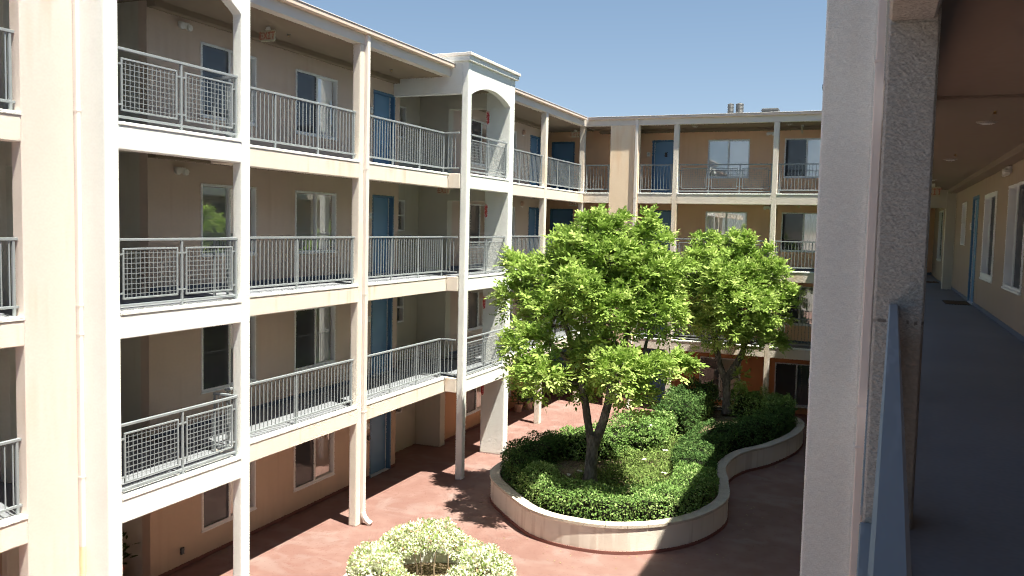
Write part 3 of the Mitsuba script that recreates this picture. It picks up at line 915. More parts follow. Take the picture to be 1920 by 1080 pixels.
# roof fittings
for i, (x, r, nm) in enumerate(((4.75, .12, 'short dark roof vent pipe, the left of two above the far wing'), (5.12, .15, 'louvred roof vent pipe, the right of two above the far wing'))):
    kk = thing('roof_vent', nm, 'roof vent')
    prof = [(0, 0)]
    for j in range(7):
        prof += [(r, .75 + j * .055), (r * 1.1, .77 + j * .055), (r, .795 + j * .055)]
    prof = [(0, 0), (r * .8, 0), (r * .8, .74)] + prof[1:] + [(0, 1.17)]
    vv, ff = lathe(prof, 18, (x, 37.0, ROOF))
    put('louvred_cap', (vv, ff), 'galvanised', kk, smooth=25)
    put('flashing', lathe([(0, .0), (r * 2, 0), (r * 2, .02), (r * .9, .12), (0, .12)], 18, (x, 37.0, ROOF + .001)), 'galvanised', kk, smooth=25)
kk = thing('roof_ventilator', 'low flat ribbed ventilator on the far roof near the grey column', 'roof vent')
m = M().box(6.05, 6.7, 36.6, 37.3, ROOF + .001, ROOF + .86, .02)
put('body', m, 'galvanised', kk)
for j in range(9):
    put('rib', M().box(6.02, 6.73, 36.56, 36.598, ROOF + .12 + j * .08, ROOF + .15 + j * .08, .004), 'galvanised', kk)

# ------------------------------------------------------------------ RIGHT WING
W = right
VW = -W.depth
rwin = [(8.3, 9.9), (13.55, 15.3), (16.78, 18.5), ]
rsmall = (22.2, 23.15)
rwin2 = [(25.9, 26.9), (29.6, 31.4)]
rdoor = [(2.0, 3.1), (5.1, 6.2), (19.6, 20.75), (27.3, 28.3)]
for fl in range(4):
    z0, zc = F[fl], CEIL[fl] + (.16 if fl == 3 else .12)
    sill, top = z0 + .63, z0 + 2.17
    det = fl == 2
    holes = [(a, b, sill, top) for a, b in rwin] + [(a, b, z0 - .01, z0 + 2.22) for a, b in rdoor if a < 25] + [(rsmall[0], rsmall[1], z0 + 1.18, top)]
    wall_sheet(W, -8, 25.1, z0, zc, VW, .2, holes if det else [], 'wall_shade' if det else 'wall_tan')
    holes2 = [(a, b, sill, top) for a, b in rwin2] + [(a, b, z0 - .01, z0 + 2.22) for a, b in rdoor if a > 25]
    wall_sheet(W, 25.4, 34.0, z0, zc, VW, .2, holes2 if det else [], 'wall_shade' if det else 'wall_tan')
    W.box('passage_jamb', 'stucco_drab', 25.1, 25.4, VW - .2, -1.62, z0, zc - .1, .01)
    W.box('passage_header', 'stucco_drab', 25.102, 25.398, -1.62, -.25, z0 + 2.11, zc - .1, .008)
    if det:
        s0 = -8
        for a, b in sorted([d for d in rdoor if d[0] < 25]) + [(25.1, None)]:
            W.box('skirting', 'skirting_paint', s0, a, VW + .001, VW + .012, z0 + .004, z0 + .085, .002)
            s0 = b
        for i, (a, b) in enumerate(rwin):
            window(W, a, b, sill, top, VW, ((WG, WG), (WB, WG), (WB, WB))[i], 'frame_white', thick=.085 if i == 2 else .04, sill=True)
        window(W, rsmall[0], rsmall[1], z0 + 1.18, top, VW, (WB, WB), rows=.5, sill=False)
        for a, b in rwin2:
            window(W, a, b, sill, top, VW, (WB, WB), 'frame_alu')
        for a, b in rdoor:
            door(W, a, b, z0, z0 + 2.22, VW, recess=.05)
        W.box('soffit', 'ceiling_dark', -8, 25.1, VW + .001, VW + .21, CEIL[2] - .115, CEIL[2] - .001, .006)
        W.box('cross_beam', 'ceiling_dark', 8.4, 8.75, VW + .211, -.25, CEIL[2] - .05, CEIL[2] - .001, .01)
column(W, 4.4, 4.65, -.219, 0, 10.81, 'stucco_near', name='column', label='dark grey rough stucco column standing nearest the camera')
for (u0, u1) in ((8.3, 8.58), (25.1, 25.4)):
    column(W, u0, u1, -.25, .51, 11.2, 'stucco_grey', name='tower_pier')
for (u0, u1) in ((11.1, 11.33), (22.2, 22.42)):
    column(W, u0, u1, .33, .522, 11.2, 'stucco_grey', name='tower_column')
for (u0, u1) in ((-1.6, -1.3), (15.3, 15.6), (18.6, 18.85), (29.2, 29.42)):
    column(W, u0, u1, -.2, 0, 10.81, 'stucco_grey')
column(W, 31.6, 32.225, -.2, 0, 10.81, 'stucco_grey', name='wall_panel')
for k in (1, 2, 3):
    for (a, b) in ((-8, -1.6), (-1.3, 4.4), (4.65, 8.3), (11.33, 15.3), (15.6, 18.6), (18.85, 22.2), (25.4, 29.2), (29.42, 31.6)):
        beam(W, k, a, b, -.2, -.003, 'stucco_near' if b < 8 else 'stucco_grey')
    for (a, b) in ((8.58, 11.1), (22.42, 25.1)):
        beam(W, k, a, b, .322, .52, 'stucco_grey')
    W.box('walkway_slab', 'deck_paint', -8, 32.42, VW, -.2, F[k] - .149, F[k], 0)
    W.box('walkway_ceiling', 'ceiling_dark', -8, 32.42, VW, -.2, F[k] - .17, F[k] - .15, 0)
    for (a, b) in ((8.58, 11.3), (22.2, 25.1)):
        W.box('walkway_slab', 'deck_paint', a, b, -.2, .322, F[k] - .149, F[k], 0)
W.box('walkway_ceiling', 'ceiling_paint', -8, 32.4, VW, -.2, CEIL[3], CEIL[3] + .03, 0)
W.box('roof', 'roofing', -8, 32.2, -9, -.03, ROOF - .19, ROOF, 0)
for (a, b) in ((-8, 8.3), (11.33, 22.2), (25.4, 32.2)):
    W.box('fascia', 'fascia_paint', a, b, -.2, .012, 10.812, ROOF + .02, .006)
    gk = W.part('gutter', M().box(a + .01, b if b < 32 else b - .13, .013, .14, 11.03, 11.125, .012), 'gutter_paint')
    put('lip', W.world(M().box(a + .01, b if b < 32 else b - .14, .01, .155, 11.126, 11.145, .005)), 'gutter_grey', gk)
for (a, b, c0, c1) in ((8.58, 11.1, 8.3, 11.33), (22.42, 25.1, 22.2, 25.4)):
    arch_panel(W, a, b, .333, .505, 10.37, 10.68, 11.2, 'stucco_grey')
    W.box('parapet_cap', 'stucco_grey', c0 - .1, c1 + .1, -1.9, .61, 11.201, 11.41, .008)
downspout(W, 8.215, 8.29, .002, .085, 0, 11.03, joints=(3.1, 5.0, 5.36, 8.4))
W.box('rear_wall', 'wall_tan', 33.7, 33.9, -8.8, -2.06, 0, ROOF - .2, 0)
W.box('rear_wall', 'wall_tan', -8, 33.9, -9, -8.8, 0, ROOF - .2, 0)
W.box('rear_wall', 'wall_tan', -8.2, -8.001, -9, -1.8, 0, ROOF - .2, 0)

# the railing under the camera: slightly out of line with the wall, as in the photograph
k = thing('balcony_railing', 'blue-grey steel railing running from under the camera to the nearest column', 'railing')
ra, rb = np.array([10.589, -1.25]), np.array([10.687, 4.4])
d = (rb - ra) / np.linalg.norm(rb - ra)
ang = math.degrees(math.atan2(d[1], d[0])) - 90
L = np.linalg.norm(rb - ra)
mat4 = T().translate([ra[0], ra[1], 0]).rotate([0, 0, 1], ang)
zf = 6.579 - 1.07


def near(name, x0, x1, y0, y1, z0, z1, b):
    kk = key(f'{k}__{name}')
    scene[kk] = {**mikit.ply(M().box(x0, x1, y0, y1, z0, z1, b).get(), 'near_rail_paint'), 'to_world': mat4}


near('top_rail', -.0195, .0195, 0, L, zf + 1.033, zf + 1.07, .005)
near('end_plate', -.022, .022, L - .012, L - .001, zf + .985, zf + 1.032, .003)
near('bottom_rail', -.017, .017, 0, L, zf + .09, zf + .125, .004)
for j in range(4):
    near('post', -.016, .016, .06 + j * (L - .12) / 3 - .018, .06 + j * (L - .12) / 3 + .018, zf - .002, zf + 1.032, .003)
for j in range(1, 48):
    if j % 16:
        near('baluster', -.008, .008, j * L / 48 - .008, j * L / 48 + .008, zf + .126, zf + 1.032, .002)
bar_railing(right, 4.65, 8.3, -.12, 2, 'grey bar railing hidden behind the nearest stucco column', 1)

emergency_light(W, 15.3, VW, 7.93, 'white emergency light with round heads high on the wall of the right-hand walkway')
for i, (u, v) in enumerate(((10.34, -1.0), (15.2, -1.0), (20.6, -1.03))):
    ceiling_light(W, u, v, CEIL[2], ('nearest flush round ceiling light in the right-hand walkway', 'middle flush round ceiling light in the right-hand walkway', 'farthest flush round ceiling light in the right-hand walkway')[i])
for i, (u, v) in enumerate(((9.47, -.98), (14.28, -1.0))):
    kk = thing('sprinkler_head', ('small sprinkler head nearest the camera in the right-hand walkway ceiling', 'second small sprinkler head in the right-hand walkway ceiling')[i], 'sprinkler')
    a_, b_ = lathe([(0, -.012), (.06, -.008), (.065, -.001), (0, -.001)], 14)
    put('escutcheon', W.world((a_ + [u, v, CEIL[2]], b_)), 'plastic_white', kk)
    a_, b_ = lathe([(0, -.05), (.02, -.05), (.012, -.03), (.012, -.013), (0, -.013)], 10)
    put('nozzle', W.world((a_ + [u, v, CEIL[2]], b_)), 'brass', kk)
exit_sign(W, 21.7, -1.1, 8.0, 'exit sign under the ceiling of the right-hand walkway just past the grey column')
kk = thing('door_mat', 'brown rectangular door mat on the walkway floor before the blue door on the right', 'door mat')
put('pile', M().box(11.97, 12.40, 19.62, 20.62, F[2] + .001, F[2] + .016, .004), 'mat_fibre', kk)
put('border', M().box(11.95, 12.42, 19.60, 20.64, F[2] + .0005, F[2] + .009, .003), 'dark_plastic', kk)
kk = thing('door_mat', 'dark door mat farther along the right-hand walkway beyond the passage', 'door mat')
put('pile', M().box(11.45, 12.35, 28.2, 28.9, F[2] + .001, F[2] + .016, .004), 'mat_fibre', kk)
plaque(W, 20.95, VW, F[2] + 1.6, 'small plaque beside the blue door in the right-hand walkway')

# ------------------------------------------------------------------ leaves
def leaf_mesh(base, axis, normal, length, width, droop=0.0, four=True):
    """Many folded leaves as one mesh. All arrays are (n, 3) or (n,)."""
    n = len(base)
    axis = axis / (np.linalg.norm(axis, axis=1, keepdims=True) + 1e-9)
    side = np.cross(axis, normal)
    side /= np.linalg.norm(side, axis=1, keepdims=True) + 1e-9
    up = np.cross(side, axis)
    L, Wd = length[:, None], width[:, None]
    if four:
        pts = [base, base + axis * L * .35 + side * Wd * .5 + up * Wd * .12, base + axis * L * .35 - side * Wd * .5 + up * Wd * .12,
               base + axis * L * .72 + side * Wd * .42 + up * Wd * (.06 - droop * .4), base + axis * L * .72 - side * Wd * .42 + up * Wd * (.06 - droop * .4), base + axis * L - up * L * droop * .3]
        F_ = np.array([[0, 2, 1], [1, 2, 4], [1, 4, 3], [3, 4, 5]])
    else:
        pts = [base, base + axis * L * .5 + side * Wd * .5 + up * Wd * .15, base + axis * L * .5 - side * Wd * .5 + up * Wd * .15, base + axis * L]
        F_ = np.array([[0, 1, 2], [1, 3, 2]])
    k = len(pts)
    v = np.stack(pts, 1).reshape(-1, 3)
    f = (F_[None] + (np.arange(n) * k)[:, None, None]).reshape(-1, 3)
    return v, f, k


def unit(v):
    return v / (np.linalg.norm(v, axis=-1, keepdims=True) + 1e-9)


def rand_dirs(r, n):
    return unit(r.normal(size=(n, 3)))


def compound_sprays(r, org, axis, n_leaves, leaf_len, pairs, spread=0.9):
    """Twigs with pinnate leaves: returns bases, axes, normals of all leaflets and each leaflet's spray number."""
    n = len(org)
    B, A, N, S = [], [], [], []
    ref = unit(np.cross(axis, r.normal(size=(n, 3))))
    ref2 = np.cross(axis, ref)
    for j in range(n_leaves):
        phi = j * 2.4 + r.uniform(-.4, .4, n)
        radial = ref * np.cos(phi)[:, None] + ref2 * np.sin(phi)[:, None]
        start = org + axis * (leaf_len * (.15 + .9 * j / n_leaves))[:, None]
        tilt = spread * (1.15 - .6 * j / n_leaves) * r.uniform(.8, 1.2, n)
        la = unit(axis * np.cos(tilt)[:, None] + radial * np.sin(tilt)[:, None] + np.array([0, 0, .12]))
        up = unit(np.cross(np.cross(la, np.array([0, 0, 1.0]) + r.normal(size=(n, 3)) * .25), la))
        sd = np.cross(la, up)
        for q in range(pairs):
            t = (.25 + .75 * q / pairs)
            pos = start + la * (leaf_len * t)[:, None] - np.array([0, 0, 1.0]) * (leaf_len * .22 * t * t)[:, None]
            for s in (-1, 1):
                B.append(pos)
                A.append(unit(la * .62 + sd * s * .8 + r.normal(size=(n, 3)) * .16 - np.array([0, 0, .1])))
                N.append(up + r.normal(size=(n, 3)) * .3)
                S.append(np.arange(n))
        B.append(start + la * leaf_len[:, None] - np.array([0, 0, 1.0]) * (leaf_len * .22)[:, None])
        A.append(unit(la + r.normal(size=(n, 3)) * .12))
        N.append(up + r.normal(size=(n, 3)) * .25)
        S.append(np.arange(n))
    return np.vstack(B), np.vstack(A), np.vstack(N), np.concatenate(S)


def limb(a, b, r0, r1, r, sag=.1, n=9):
    a, b = np.asarray(a, float), np.asarray(b, float)
    t = np.linspace(0, 1, n)[:, None]
    L = np.linalg.norm(b - a)
    w = r.normal(size=3) * L * .08
    p = a + (b - a) * t + np.sin(t * np.pi) * w + np.array([0, 0, 1.0]) * np.sin(t * np.pi) * L * sag
    return p, np.linspace(r0, r1, n)


def rough_tube(path, radii, sides, seed):
    v, f = tube(path, radii, sides)
    nz = meshkit.noise(v * np.array([9, 9, 3.0]), seed) - .5
    c = np.repeat(np.asarray(path, float), sides, axis=0)
    v[:len(c)] = c + (v[:len(c)] - c) * (1 + .35 * nz[:len(c), None])
    return v, f


def tree(name, label, stems, clumps, center, n_sprays, leaf_len, leaflet, seed, colors):
    r = np.random.default_rng(seed)
    clumps = [((c[0], c[1], c[2] - (.2 if c[2] > 5.5 else .05)), max(q - .09, .07)) for c, q in clumps]
    k = thing(name, label, 'tree')
    tips = []
    for i, (path, radii) in enumerate(stems):
        p = spline(path, 6, closed=False)
        rr = np.interp(np.linspace(0, 1, len(p)), np.linspace(0, 1, len(radii)), radii)
        put('trunk' if i == 0 else 'limb', rough_tube(p, rr, 14, seed + i), 'bark', k, smooth=True)
        tips.append(p)
    allp = np.vstack(tips[1:])
    br = M()
    clump_pts = []
    for c, rad in clumps:
        c = np.asarray(c, float)
        below = allp[(allp[:, 2] < c[2] + .1)]
        src = below[np.argmin(np.linalg.norm(below - (c - [0, 0, rad * .6]), axis=1))]
        p, rr = limb(src, c, .05, .018, r)
        br.add(*tube(p, rr, 6))
        clump_pts.append(c)
        for _ in range(int(5 + rad * 6)):
            s = p[r.integers(4, 9)]
            e = c + rand_dirs(r, 1)[0] * rad * r.uniform(.6, 1.0)
            q, rq = limb(s, e, .016, .005, r, n=6)
            br.add(*tube(q, rq, 4, False))
    put('branches', br, 'bark', k, kind='stuff')
    area = np.array([rad ** 2 for _, rad in clumps])
    cnt = (n_sprays * area / area.sum()).astype(int) + 6
    O_, A_ = [], []
    for (c, rad), n in zip(clumps, cnt):
        d = rand_dirs(r, n)
        d[:, 2] = np.where(r.random(n) < .6, np.abs(d[:, 2]), d[:, 2])
        d = unit(d + np.array([.10, -.05, .05]))
        lump = meshkit.noise(np.asarray(c) + d * 2.6, seed) * .62 + .52
        rr = rad * lump * np.where(r.random(n) < .14, r.uniform(1.05, 1.32, n), r.uniform(.62, 1.02, n))
        o = np.asarray(c) + d * rr[:, None] * np.array([1, 1, .92])
        out = unit(o - np.asarray(center))
        O_.append(o)
        A_.append(unit(d * .75 + out * .45 + np.array([0, 0, .38]) + r.normal(size=(n, 3)) * .33))
    O_, A_ = np.vstack(O_), np.vstack(A_)
    ll = leaf_len * r.uniform(.75, 1.25, len(O_))
    B, A, N, S = compound_sprays(r, O_, A_, 5, ll, 3)
    keep = r.random(len(B)) > .06
    B, A, N, S = B[keep], A[keep], N[keep], S[keep]
    ln = leaflet * r.uniform(.75, 1.2, len(B))
    v, f, kk = leaf_mesh(B, A, N, ln, ln * r.uniform(.36, .46, len(B)), droop=.25)
    tone = r.random(len(O_))[S] * .65 + r.random(len(B)) * .35
    young = (r.random(len(O_)) < .3)[S]
    col = np.array(colors[0]) * (1 - tone[:, None]) + np.array(colors[1]) * tone[:, None]
    col = np.where(young[:, None], col * .45 + np.array(colors[2]) * .55, col)
    col *= r.uniform(.85, 1.15, (len(B), 1))
    put('crown', (v, f), 'leaf', k, color=np.repeat(np.clip(col, 0, 1), kk, axis=0), kind='stuff')
    return k


GREENS = [(0.22, 0.34, 0.08), (0.42, 0.57, 0.14), (0.62, 0.75, 0.26)]
Y1 = 19.9
c1 = [((4.32, 20.1, 6.15), 1.15), ((2.97, 20.2, 5.66), .85), ((5.64, 20.1, 5.85), .95), ((4.56, 19.9, 6.95), .45), ((5.41, 20.3, 6.8), .34),
      ((2.32, 20.0, 5.05), .52), ((3.55, 19.6, 4.85), .8), ((3.2, 18.6, 4.08), .66), ((3.69, 18.1, 3.5), .6), ((5.03, 19.2, 4.85), .85),
      ((6.0, 19.8, 4.85), .66), ((5.47, 18.3, 3.73), .58), ((6.2, 18.5, 3.78), .5), ((6.55, 19.2, 3.85), .26), ((4.25, 20.9, 5.0), 1.2),
      ((5.90, 18.4, 3.2), .36), ((4.53, 19.9, 7.3), .2), ((5.57, 20.3, 7.05), .2), ((5.60, 20.3, 7.28), .12), ((3.55, 20.1, 6.85), .14), ((2.1, 20.2, 6.2), .14), ((6.0, 20.2, 6.75), .12), ((5.02, 20.0, 7.2), .12), ((4.1, 20.0, 7.15), .13), ((6.75, 19.2, 3.95), .12), ((2.32, 20.2, 6.0), .3), ((3.6, 21.2, 5.6), .8), ((5.3, 21.1, 5.2), .9),
      ((4.3, 20.4, 3.5), .72), ((4.95, 20.5, 3.1), .5), ((3.85, 20.2, 2.95), .42), ((4.5, 19.4, 3.9), .55), ((3.7, 20.0, 6.5), .5), ((5.0, 19.5, 6.3), .6), ((4.4, 18.6, 5.5), .6), ((2.75, 20.6, 4.5), .5), ((3.05, 20.3, 2.95), .3)]
s1 = [([(4.44, 19.9, .6), (4.44, 19.9, 1.0), (4.47, 19.92, 1.5), (4.5, 19.95, 1.9)], [.21, .16, .14, .135]),
      ([(4.46, 19.92, 1.6), (4.36, 19.9, 2.1), (4.22, 19.95, 2.75), (4.0, 20.0, 3.5), (3.6, 20.1, 4.6)], [.11, .095, .088, .08, .055]),
      ([(4.5, 19.95, 1.6), (4.66, 19.98, 2.1), (4.80, 20.0, 2.7), (4.9, 20.1, 3.4), (5.2, 20.2, 4.5)], [.125, .11, .1, .09, .065]),
      ([(4.0, 20.0, 3.5), (3.6, 19.7, 3.9), (3.2, 19.5, 4.3)], [.075, .06, .045]),
      ([(4.9, 20.1, 3.4), (5.3, 19.6, 3.7), (5.8, 19.4, 4.0)], [.08, .06, .04]),
      ([(4.9, 20.1, 3.4), (4.6, 20.2, 4.3), (4.5, 20.2, 5.4)], [.085, .07, .045])]
tree('tree', 'larger leafy tree with a forked trunk standing in the front of the curved planter', s1, c1, (4.4, 20.2, 4.6), 2050, .20, .118, 11, GREENS)
c2 = [((6.04, 30.3, 5.6), 1.15), ((5.12, 30.3, 5.75), .9), ((7.05, 30.2, 5.3), .9), ((4.85, 30.2, 4.55), .95), ((6.4, 29.4, 4.3), 1.3), ((7.4, 30.2, 4.4), .75),
      ((5.6, 29.7, 3.6), .9), ((6.95, 29.7, 3.55), .8), ((5.64, 30.2, 6.45), .42), ((6.45, 30.2, 6.5), .36), ((7.6, 30.1, 3.15), .4), ((6.46, 30.1, 1.95), .22),
      ((4.95, 30.3, 6.35), .32), ((6.2, 31.0, 4.8), 1.1), ((5.9, 29.2, 5.2), .8), ((6.55, 30.2, 6.8), .18), ((5.5, 30.2, 6.8), .18), ((4.9, 30.3, 6.75), .16), ((7.2, 30.2, 6.4), .14), ((7.6, 30.2, 5.9), .14), ((6.0, 30.2, 6.85), .14), ((7.9, 30.2, 4.9), .3)]
s2 = [([(6.09, 30.2, .6), (6.09, 30.2, 1.1), (6.05, 30.2, 1.7), (6.0, 30.2, 2.0)], [.19, .145, .135, .145]),
      ([(6.02, 30.2, 1.8), (5.8, 30.2, 2.3), (5.65, 30.2, 3.0), (5.4, 30.2, 4.2)], [.12, .11, .1, .07]),
      ([(6.02, 30.2, 1.8), (6.3, 30.15, 2.25), (6.6, 30.1, 2.9), (6.8, 30.1, 4.0)], [.13, .115, .1, .07]),
      ([(6.04, 30.2, 1.7), (6.25, 30.1, 1.85), (6.45, 30.05, 1.95)], [.04, .03, .015])]
tree('tree', 'smaller tree with a dark forked trunk at the far end of the curved planter', s2, c2, (6.2, 30.2, 4.3), 1800, .20, .122, 23, GREENS)

# ------------------------------------------------------------------ the curved planter
outline = spline([(1.68, 20.57), (1.93, 19.6), (2.62, 18.72), (3.9, 17.55), (5.2, 17.3), (6.28, 17.68), (7.2, 18.72), (7.64, 20.3), (7.42, 21.9), (7.15, 23.3), (7.35, 24.9), (8.05, 26.3),
                  (8.62, 28.3), (8.6, 30.1), (7.8, 31.2), (6.1, 31.4), (4.7, 30.6), (4.15, 28.8), (4.3, 26.6), (3.75, 24.6), (2.6, 23.2), (1.85, 21.95)], 10)
pk = thing('curved_planter', 'large kidney-shaped planter with a rendered tan wall and pale stone cap in the courtyard', 'planter')
OP = Polygon(outline)
wall_p = OP.difference(OP.buffer(-.2))
v_, f_ = extrude(wall_p, .5)
v_[:, 2] += .07
put('wall', (v_, f_), 'planter_render', pk, smooth=30)
v_, f_ = extrude(OP.buffer(.022).difference(OP.buffer(-.18)), .07)
v_[:, 2] += .001
put('base_skirt', (v_, f_), 'skirt_red', pk, smooth=30)
ring = OP.buffer(.03, join_style=1)
ext = LineString(ring.exterior.coords)
inner = OP.buffer(-.235)
n_cap = int(ext.length / .47)
cr = np.random.default_rng(3)
for i in range(n_cap):
    a, b = (i + .012) / n_cap, (i + .988) / n_cap
    o = np.array([ext.interpolate(t, normalized=True).coords[0] for t in np.linspace(a, b, 5)])
    ins = []
    for j, q in enumerate(o):
        t0 = np.array(ext.interpolate(min(a + (b - a) * j / 4 + .0006, 1), normalized=True).coords[0]) - np.array(ext.interpolate(max(a + (b - a) * j / 4 - .0006, 0), normalized=True).coords[0])
        t0 /= np.linalg.norm(t0) + 1e-9
        nn = np.array([-t0[1], t0[0]])
        if not OP.contains(Point(*(q + nn * .12))):
            nn = -nn
        ins.append(q + nn * .26)
    poly = Polygon(np.vstack([o, np.array(ins)[::-1]]))
    if not poly.is_valid:
        poly = poly.buffer(0)
    v_, f_ = extrude(poly, .06)
    v_[:, 2] += .575 + cr.uniform(-.002, .002)
    put('cap_stone', (v_, f_), 'cap_concrete', pk)
v_, f_ = extrude(OP.buffer(-.21), .05)
v_[:, 2] += .47
put('soil', (v_, f_), 'soil_earth', kind='structure')


def foliage_on(r, area, ztop, zbot, n_top, n_side, size, colors, lump=.12, inward=.12, top_bias=None):
    """Leaf positions on a clipped, uneven hedge: its top and its flanks."""
    minx, miny, maxx, maxy = area.bounds
    pts = []
    while len(pts) < n_top:
        q = np.stack([r.uniform(minx, maxx, 4000), r.uniform(miny, maxy, 4000)], 1)
        import shapely
        ok = shapely.contains_xy(area, q[:, 0], q[:, 1])
        pts += q[ok].tolist()
    top = np.array(pts[:n_top])
    import shapely
    dist = shapely.distance(shapely.points(top), area.exterior if area.geom_type == 'Polygon' else area.boundary)
    edge = np.clip(1 - dist / .22, 0, 1)
    z = ztop - edge ** 2 * .14 + (meshkit.noise(np.c_[top * 2.2, np.zeros(len(top))], 4) - .5) * lump * 2 + (meshkit.noise(np.c_[top * 7, np.zeros(len(top))], 9) - .5) * lump
    z -= r.random(len(top)) ** 2 * inward
    nt = unit(np.c_[r.normal(size=(len(top), 2)) * .5, np.ones(len(top)) * .9])
    bd = area.exterior if area.geom_type == 'Polygon' else area.boundary
    t = r.random(n_side)
    q = np.array([bd.interpolate(x, normalized=True).coords[0] for x in t])
    q2 = np.array([bd.interpolate((x + .0008) % 1, normalized=True).coords[0] for x in t])
    tg = unit(q2 - q)
    nn = np.stack([tg[:, 1], -tg[:, 0]], 1)
    test = shapely.contains_xy(area, *(q + nn * .03).T)
    nn[test] *= -1
    zz = r.uniform(zbot, ztop - .05, n_side)
    off = (meshkit.noise(np.c_[q * 2.6, zz * 2.6], 5) - .5) * lump * 1.6 + (meshkit.noise(np.c_[q * 8, zz * 8], 6) - .5) * lump - r.random(n_side) ** 2 * inward - np.clip((zz - ztop + .2) / .2, 0, 1) ** 2 * .08
    sp = np.c_[q + nn * off[:, None], zz]
    ns = unit(np.c_[nn + r.normal(size=(n_side, 2)) * .4, np.full(n_side, .35)])
    return np.vstack([np.c_[top, z], sp]), np.vstack([nt, ns])


def hedge(label, area, ztop, zbot, dens, size, colors, seed, lump=.12, cat='hedge', name='hedge'):
    r = np.random.default_rng(seed)
    k = thing(name, label, cat)
    geoms = list(getattr(area, 'geoms', [area]))
    area = max(geoms, key=lambda g_: g_.area)
    per = area.exterior.length
    n_top, n_side = int(area.area * dens), int(per * (ztop - zbot) * dens * .5)
    p, n = foliage_on(r, area, ztop, zbot, n_top, n_side, size, colors, lump)
    cnt = len(p)
    ax = unit(np.cross(n, r.normal(size=(cnt, 3))) + n * r.uniform(.1, .9, (cnt, 1)))
    ln = size * r.uniform(.65, 1.3, cnt)
    v, f, kk = leaf_mesh(p, ax, n + r.normal(size=(cnt, 3)) * .45, ln, ln * .52, four=False)
    t = r.random((cnt, 1))
    patch = meshkit.noise(p * 1.3, seed)[:, None]
    col = np.array(colors[0]) * (1 - t) + np.array(colors[1]) * t
    fresh = (r.random((cnt, 1)) < .12 + .25 * (patch > .6))
    col = np.where(fresh, np.array(colors[2]), col) * r.uniform(.8, 1.2, (cnt, 1))
    put('foliage', (v, f), 'hedge_leaf', k, color=np.repeat(np.clip(col, 0, 1), kk, axis=0), kind='stuff')
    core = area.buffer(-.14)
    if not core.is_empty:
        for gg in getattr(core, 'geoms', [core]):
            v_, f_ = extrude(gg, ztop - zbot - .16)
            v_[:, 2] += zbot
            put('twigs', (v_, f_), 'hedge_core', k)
    return k


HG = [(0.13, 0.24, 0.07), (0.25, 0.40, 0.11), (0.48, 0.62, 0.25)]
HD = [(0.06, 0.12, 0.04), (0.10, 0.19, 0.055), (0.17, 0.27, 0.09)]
band = OP.buffer(-.3).difference(OP.buffer(-1.3))
front = band.intersection(sbox(3.0, 15, 9, 21.3)).difference(sbox(0, 20.0, 4.4, 30))
hedge('clipped sunlit hedge along the front of the curved planter below the larger tree', front, 1.12, .53, 1500, .062, HG, 41, .10)
lft = band.intersection(sbox(0, 15, 3.0, 22.3))
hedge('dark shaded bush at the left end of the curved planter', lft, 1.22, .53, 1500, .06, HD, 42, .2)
hind = OP.buffer(-.3).difference(OP.buffer(-1.5)).intersection(sbox(1.5, 22.3, 5.2, 26.0))
hedge('rounded sunlit bushes at the back of the planter behind the larger tree trunk', hind, 1.3, .53, 1400, .075, HG, 43, .3)
rgt = band.intersection(sbox(5.8, 21.3, 9.5, 29.2))
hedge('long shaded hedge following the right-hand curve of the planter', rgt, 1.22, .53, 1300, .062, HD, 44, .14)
rearl = OP.buffer(-.3).difference(OP.buffer(-1.5)).intersection(sbox(3.5, 26.0, 5.6, 31.5))
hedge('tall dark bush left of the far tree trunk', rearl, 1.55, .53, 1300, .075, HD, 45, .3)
rear = OP.buffer(-.3).difference(OP.buffer(-1.3)).intersection(sbox(6.2, 29.2, 9.5, 31.5))
hedge('half-lit bush right of the far tree trunk', rear, 1.35, .53, 1300, .075, HG, 46, .3)

# low ground cover inside the planter
r = np.random.default_rng(51)
inside = OP.buffer(-.9).intersection(sbox(2, 18, 8, 25.5))
import shapely
q = np.stack([r.uniform(2, 8, 90000), r.uniform(18, 25.5, 90000)], 1)
q = q[shapely.contains_xy(inside, q[:, 0], q[:, 1])]
dens = meshkit.noise(np.c_[q * 1.1, np.zeros(len(q))], 12) * .6 + meshkit.noise(np.c_[q * 3.3, np.zeros(len(q))], 13) * .4
right_side = np.clip((q[:, 0] - 4.2) / 1.5, 0, 1) * .35
q = q[r.random(len(q)) < np.clip((dens + right_side - .50) * 3.4, 0, 1)][:26000]
nz_ = meshkit.noise(np.c_[q * 2.4, np.zeros(len(q))], 15)
p = np.c_[q, .53 + r.random(len(q)) * (.10 + .28 * nz_)]
ax = unit(np.c_[r.normal(size=(len(p), 2)), r.uniform(.2, 1.1, len(p))])
ln = r.uniform(.045, .095, len(p))
v, f, kk = leaf_mesh(p, ax, np.tile([0, 0, 1.0], (len(p), 1)) + r.normal(size=(len(p), 3)) * .4, ln, ln * .42, four=False)
col = np.array([.10, .17, .04]) * (1 - r.random((len(p), 1))) + np.array([.26, .34, .11]) * r.random((len(p), 1))
put('ground_cover', (v, f), 'hedge_leaf', color=np.repeat(col, kk, axis=0), label='low pale green plants covering the soil inside the curved planter', cat='ground cover', kind='stuff')


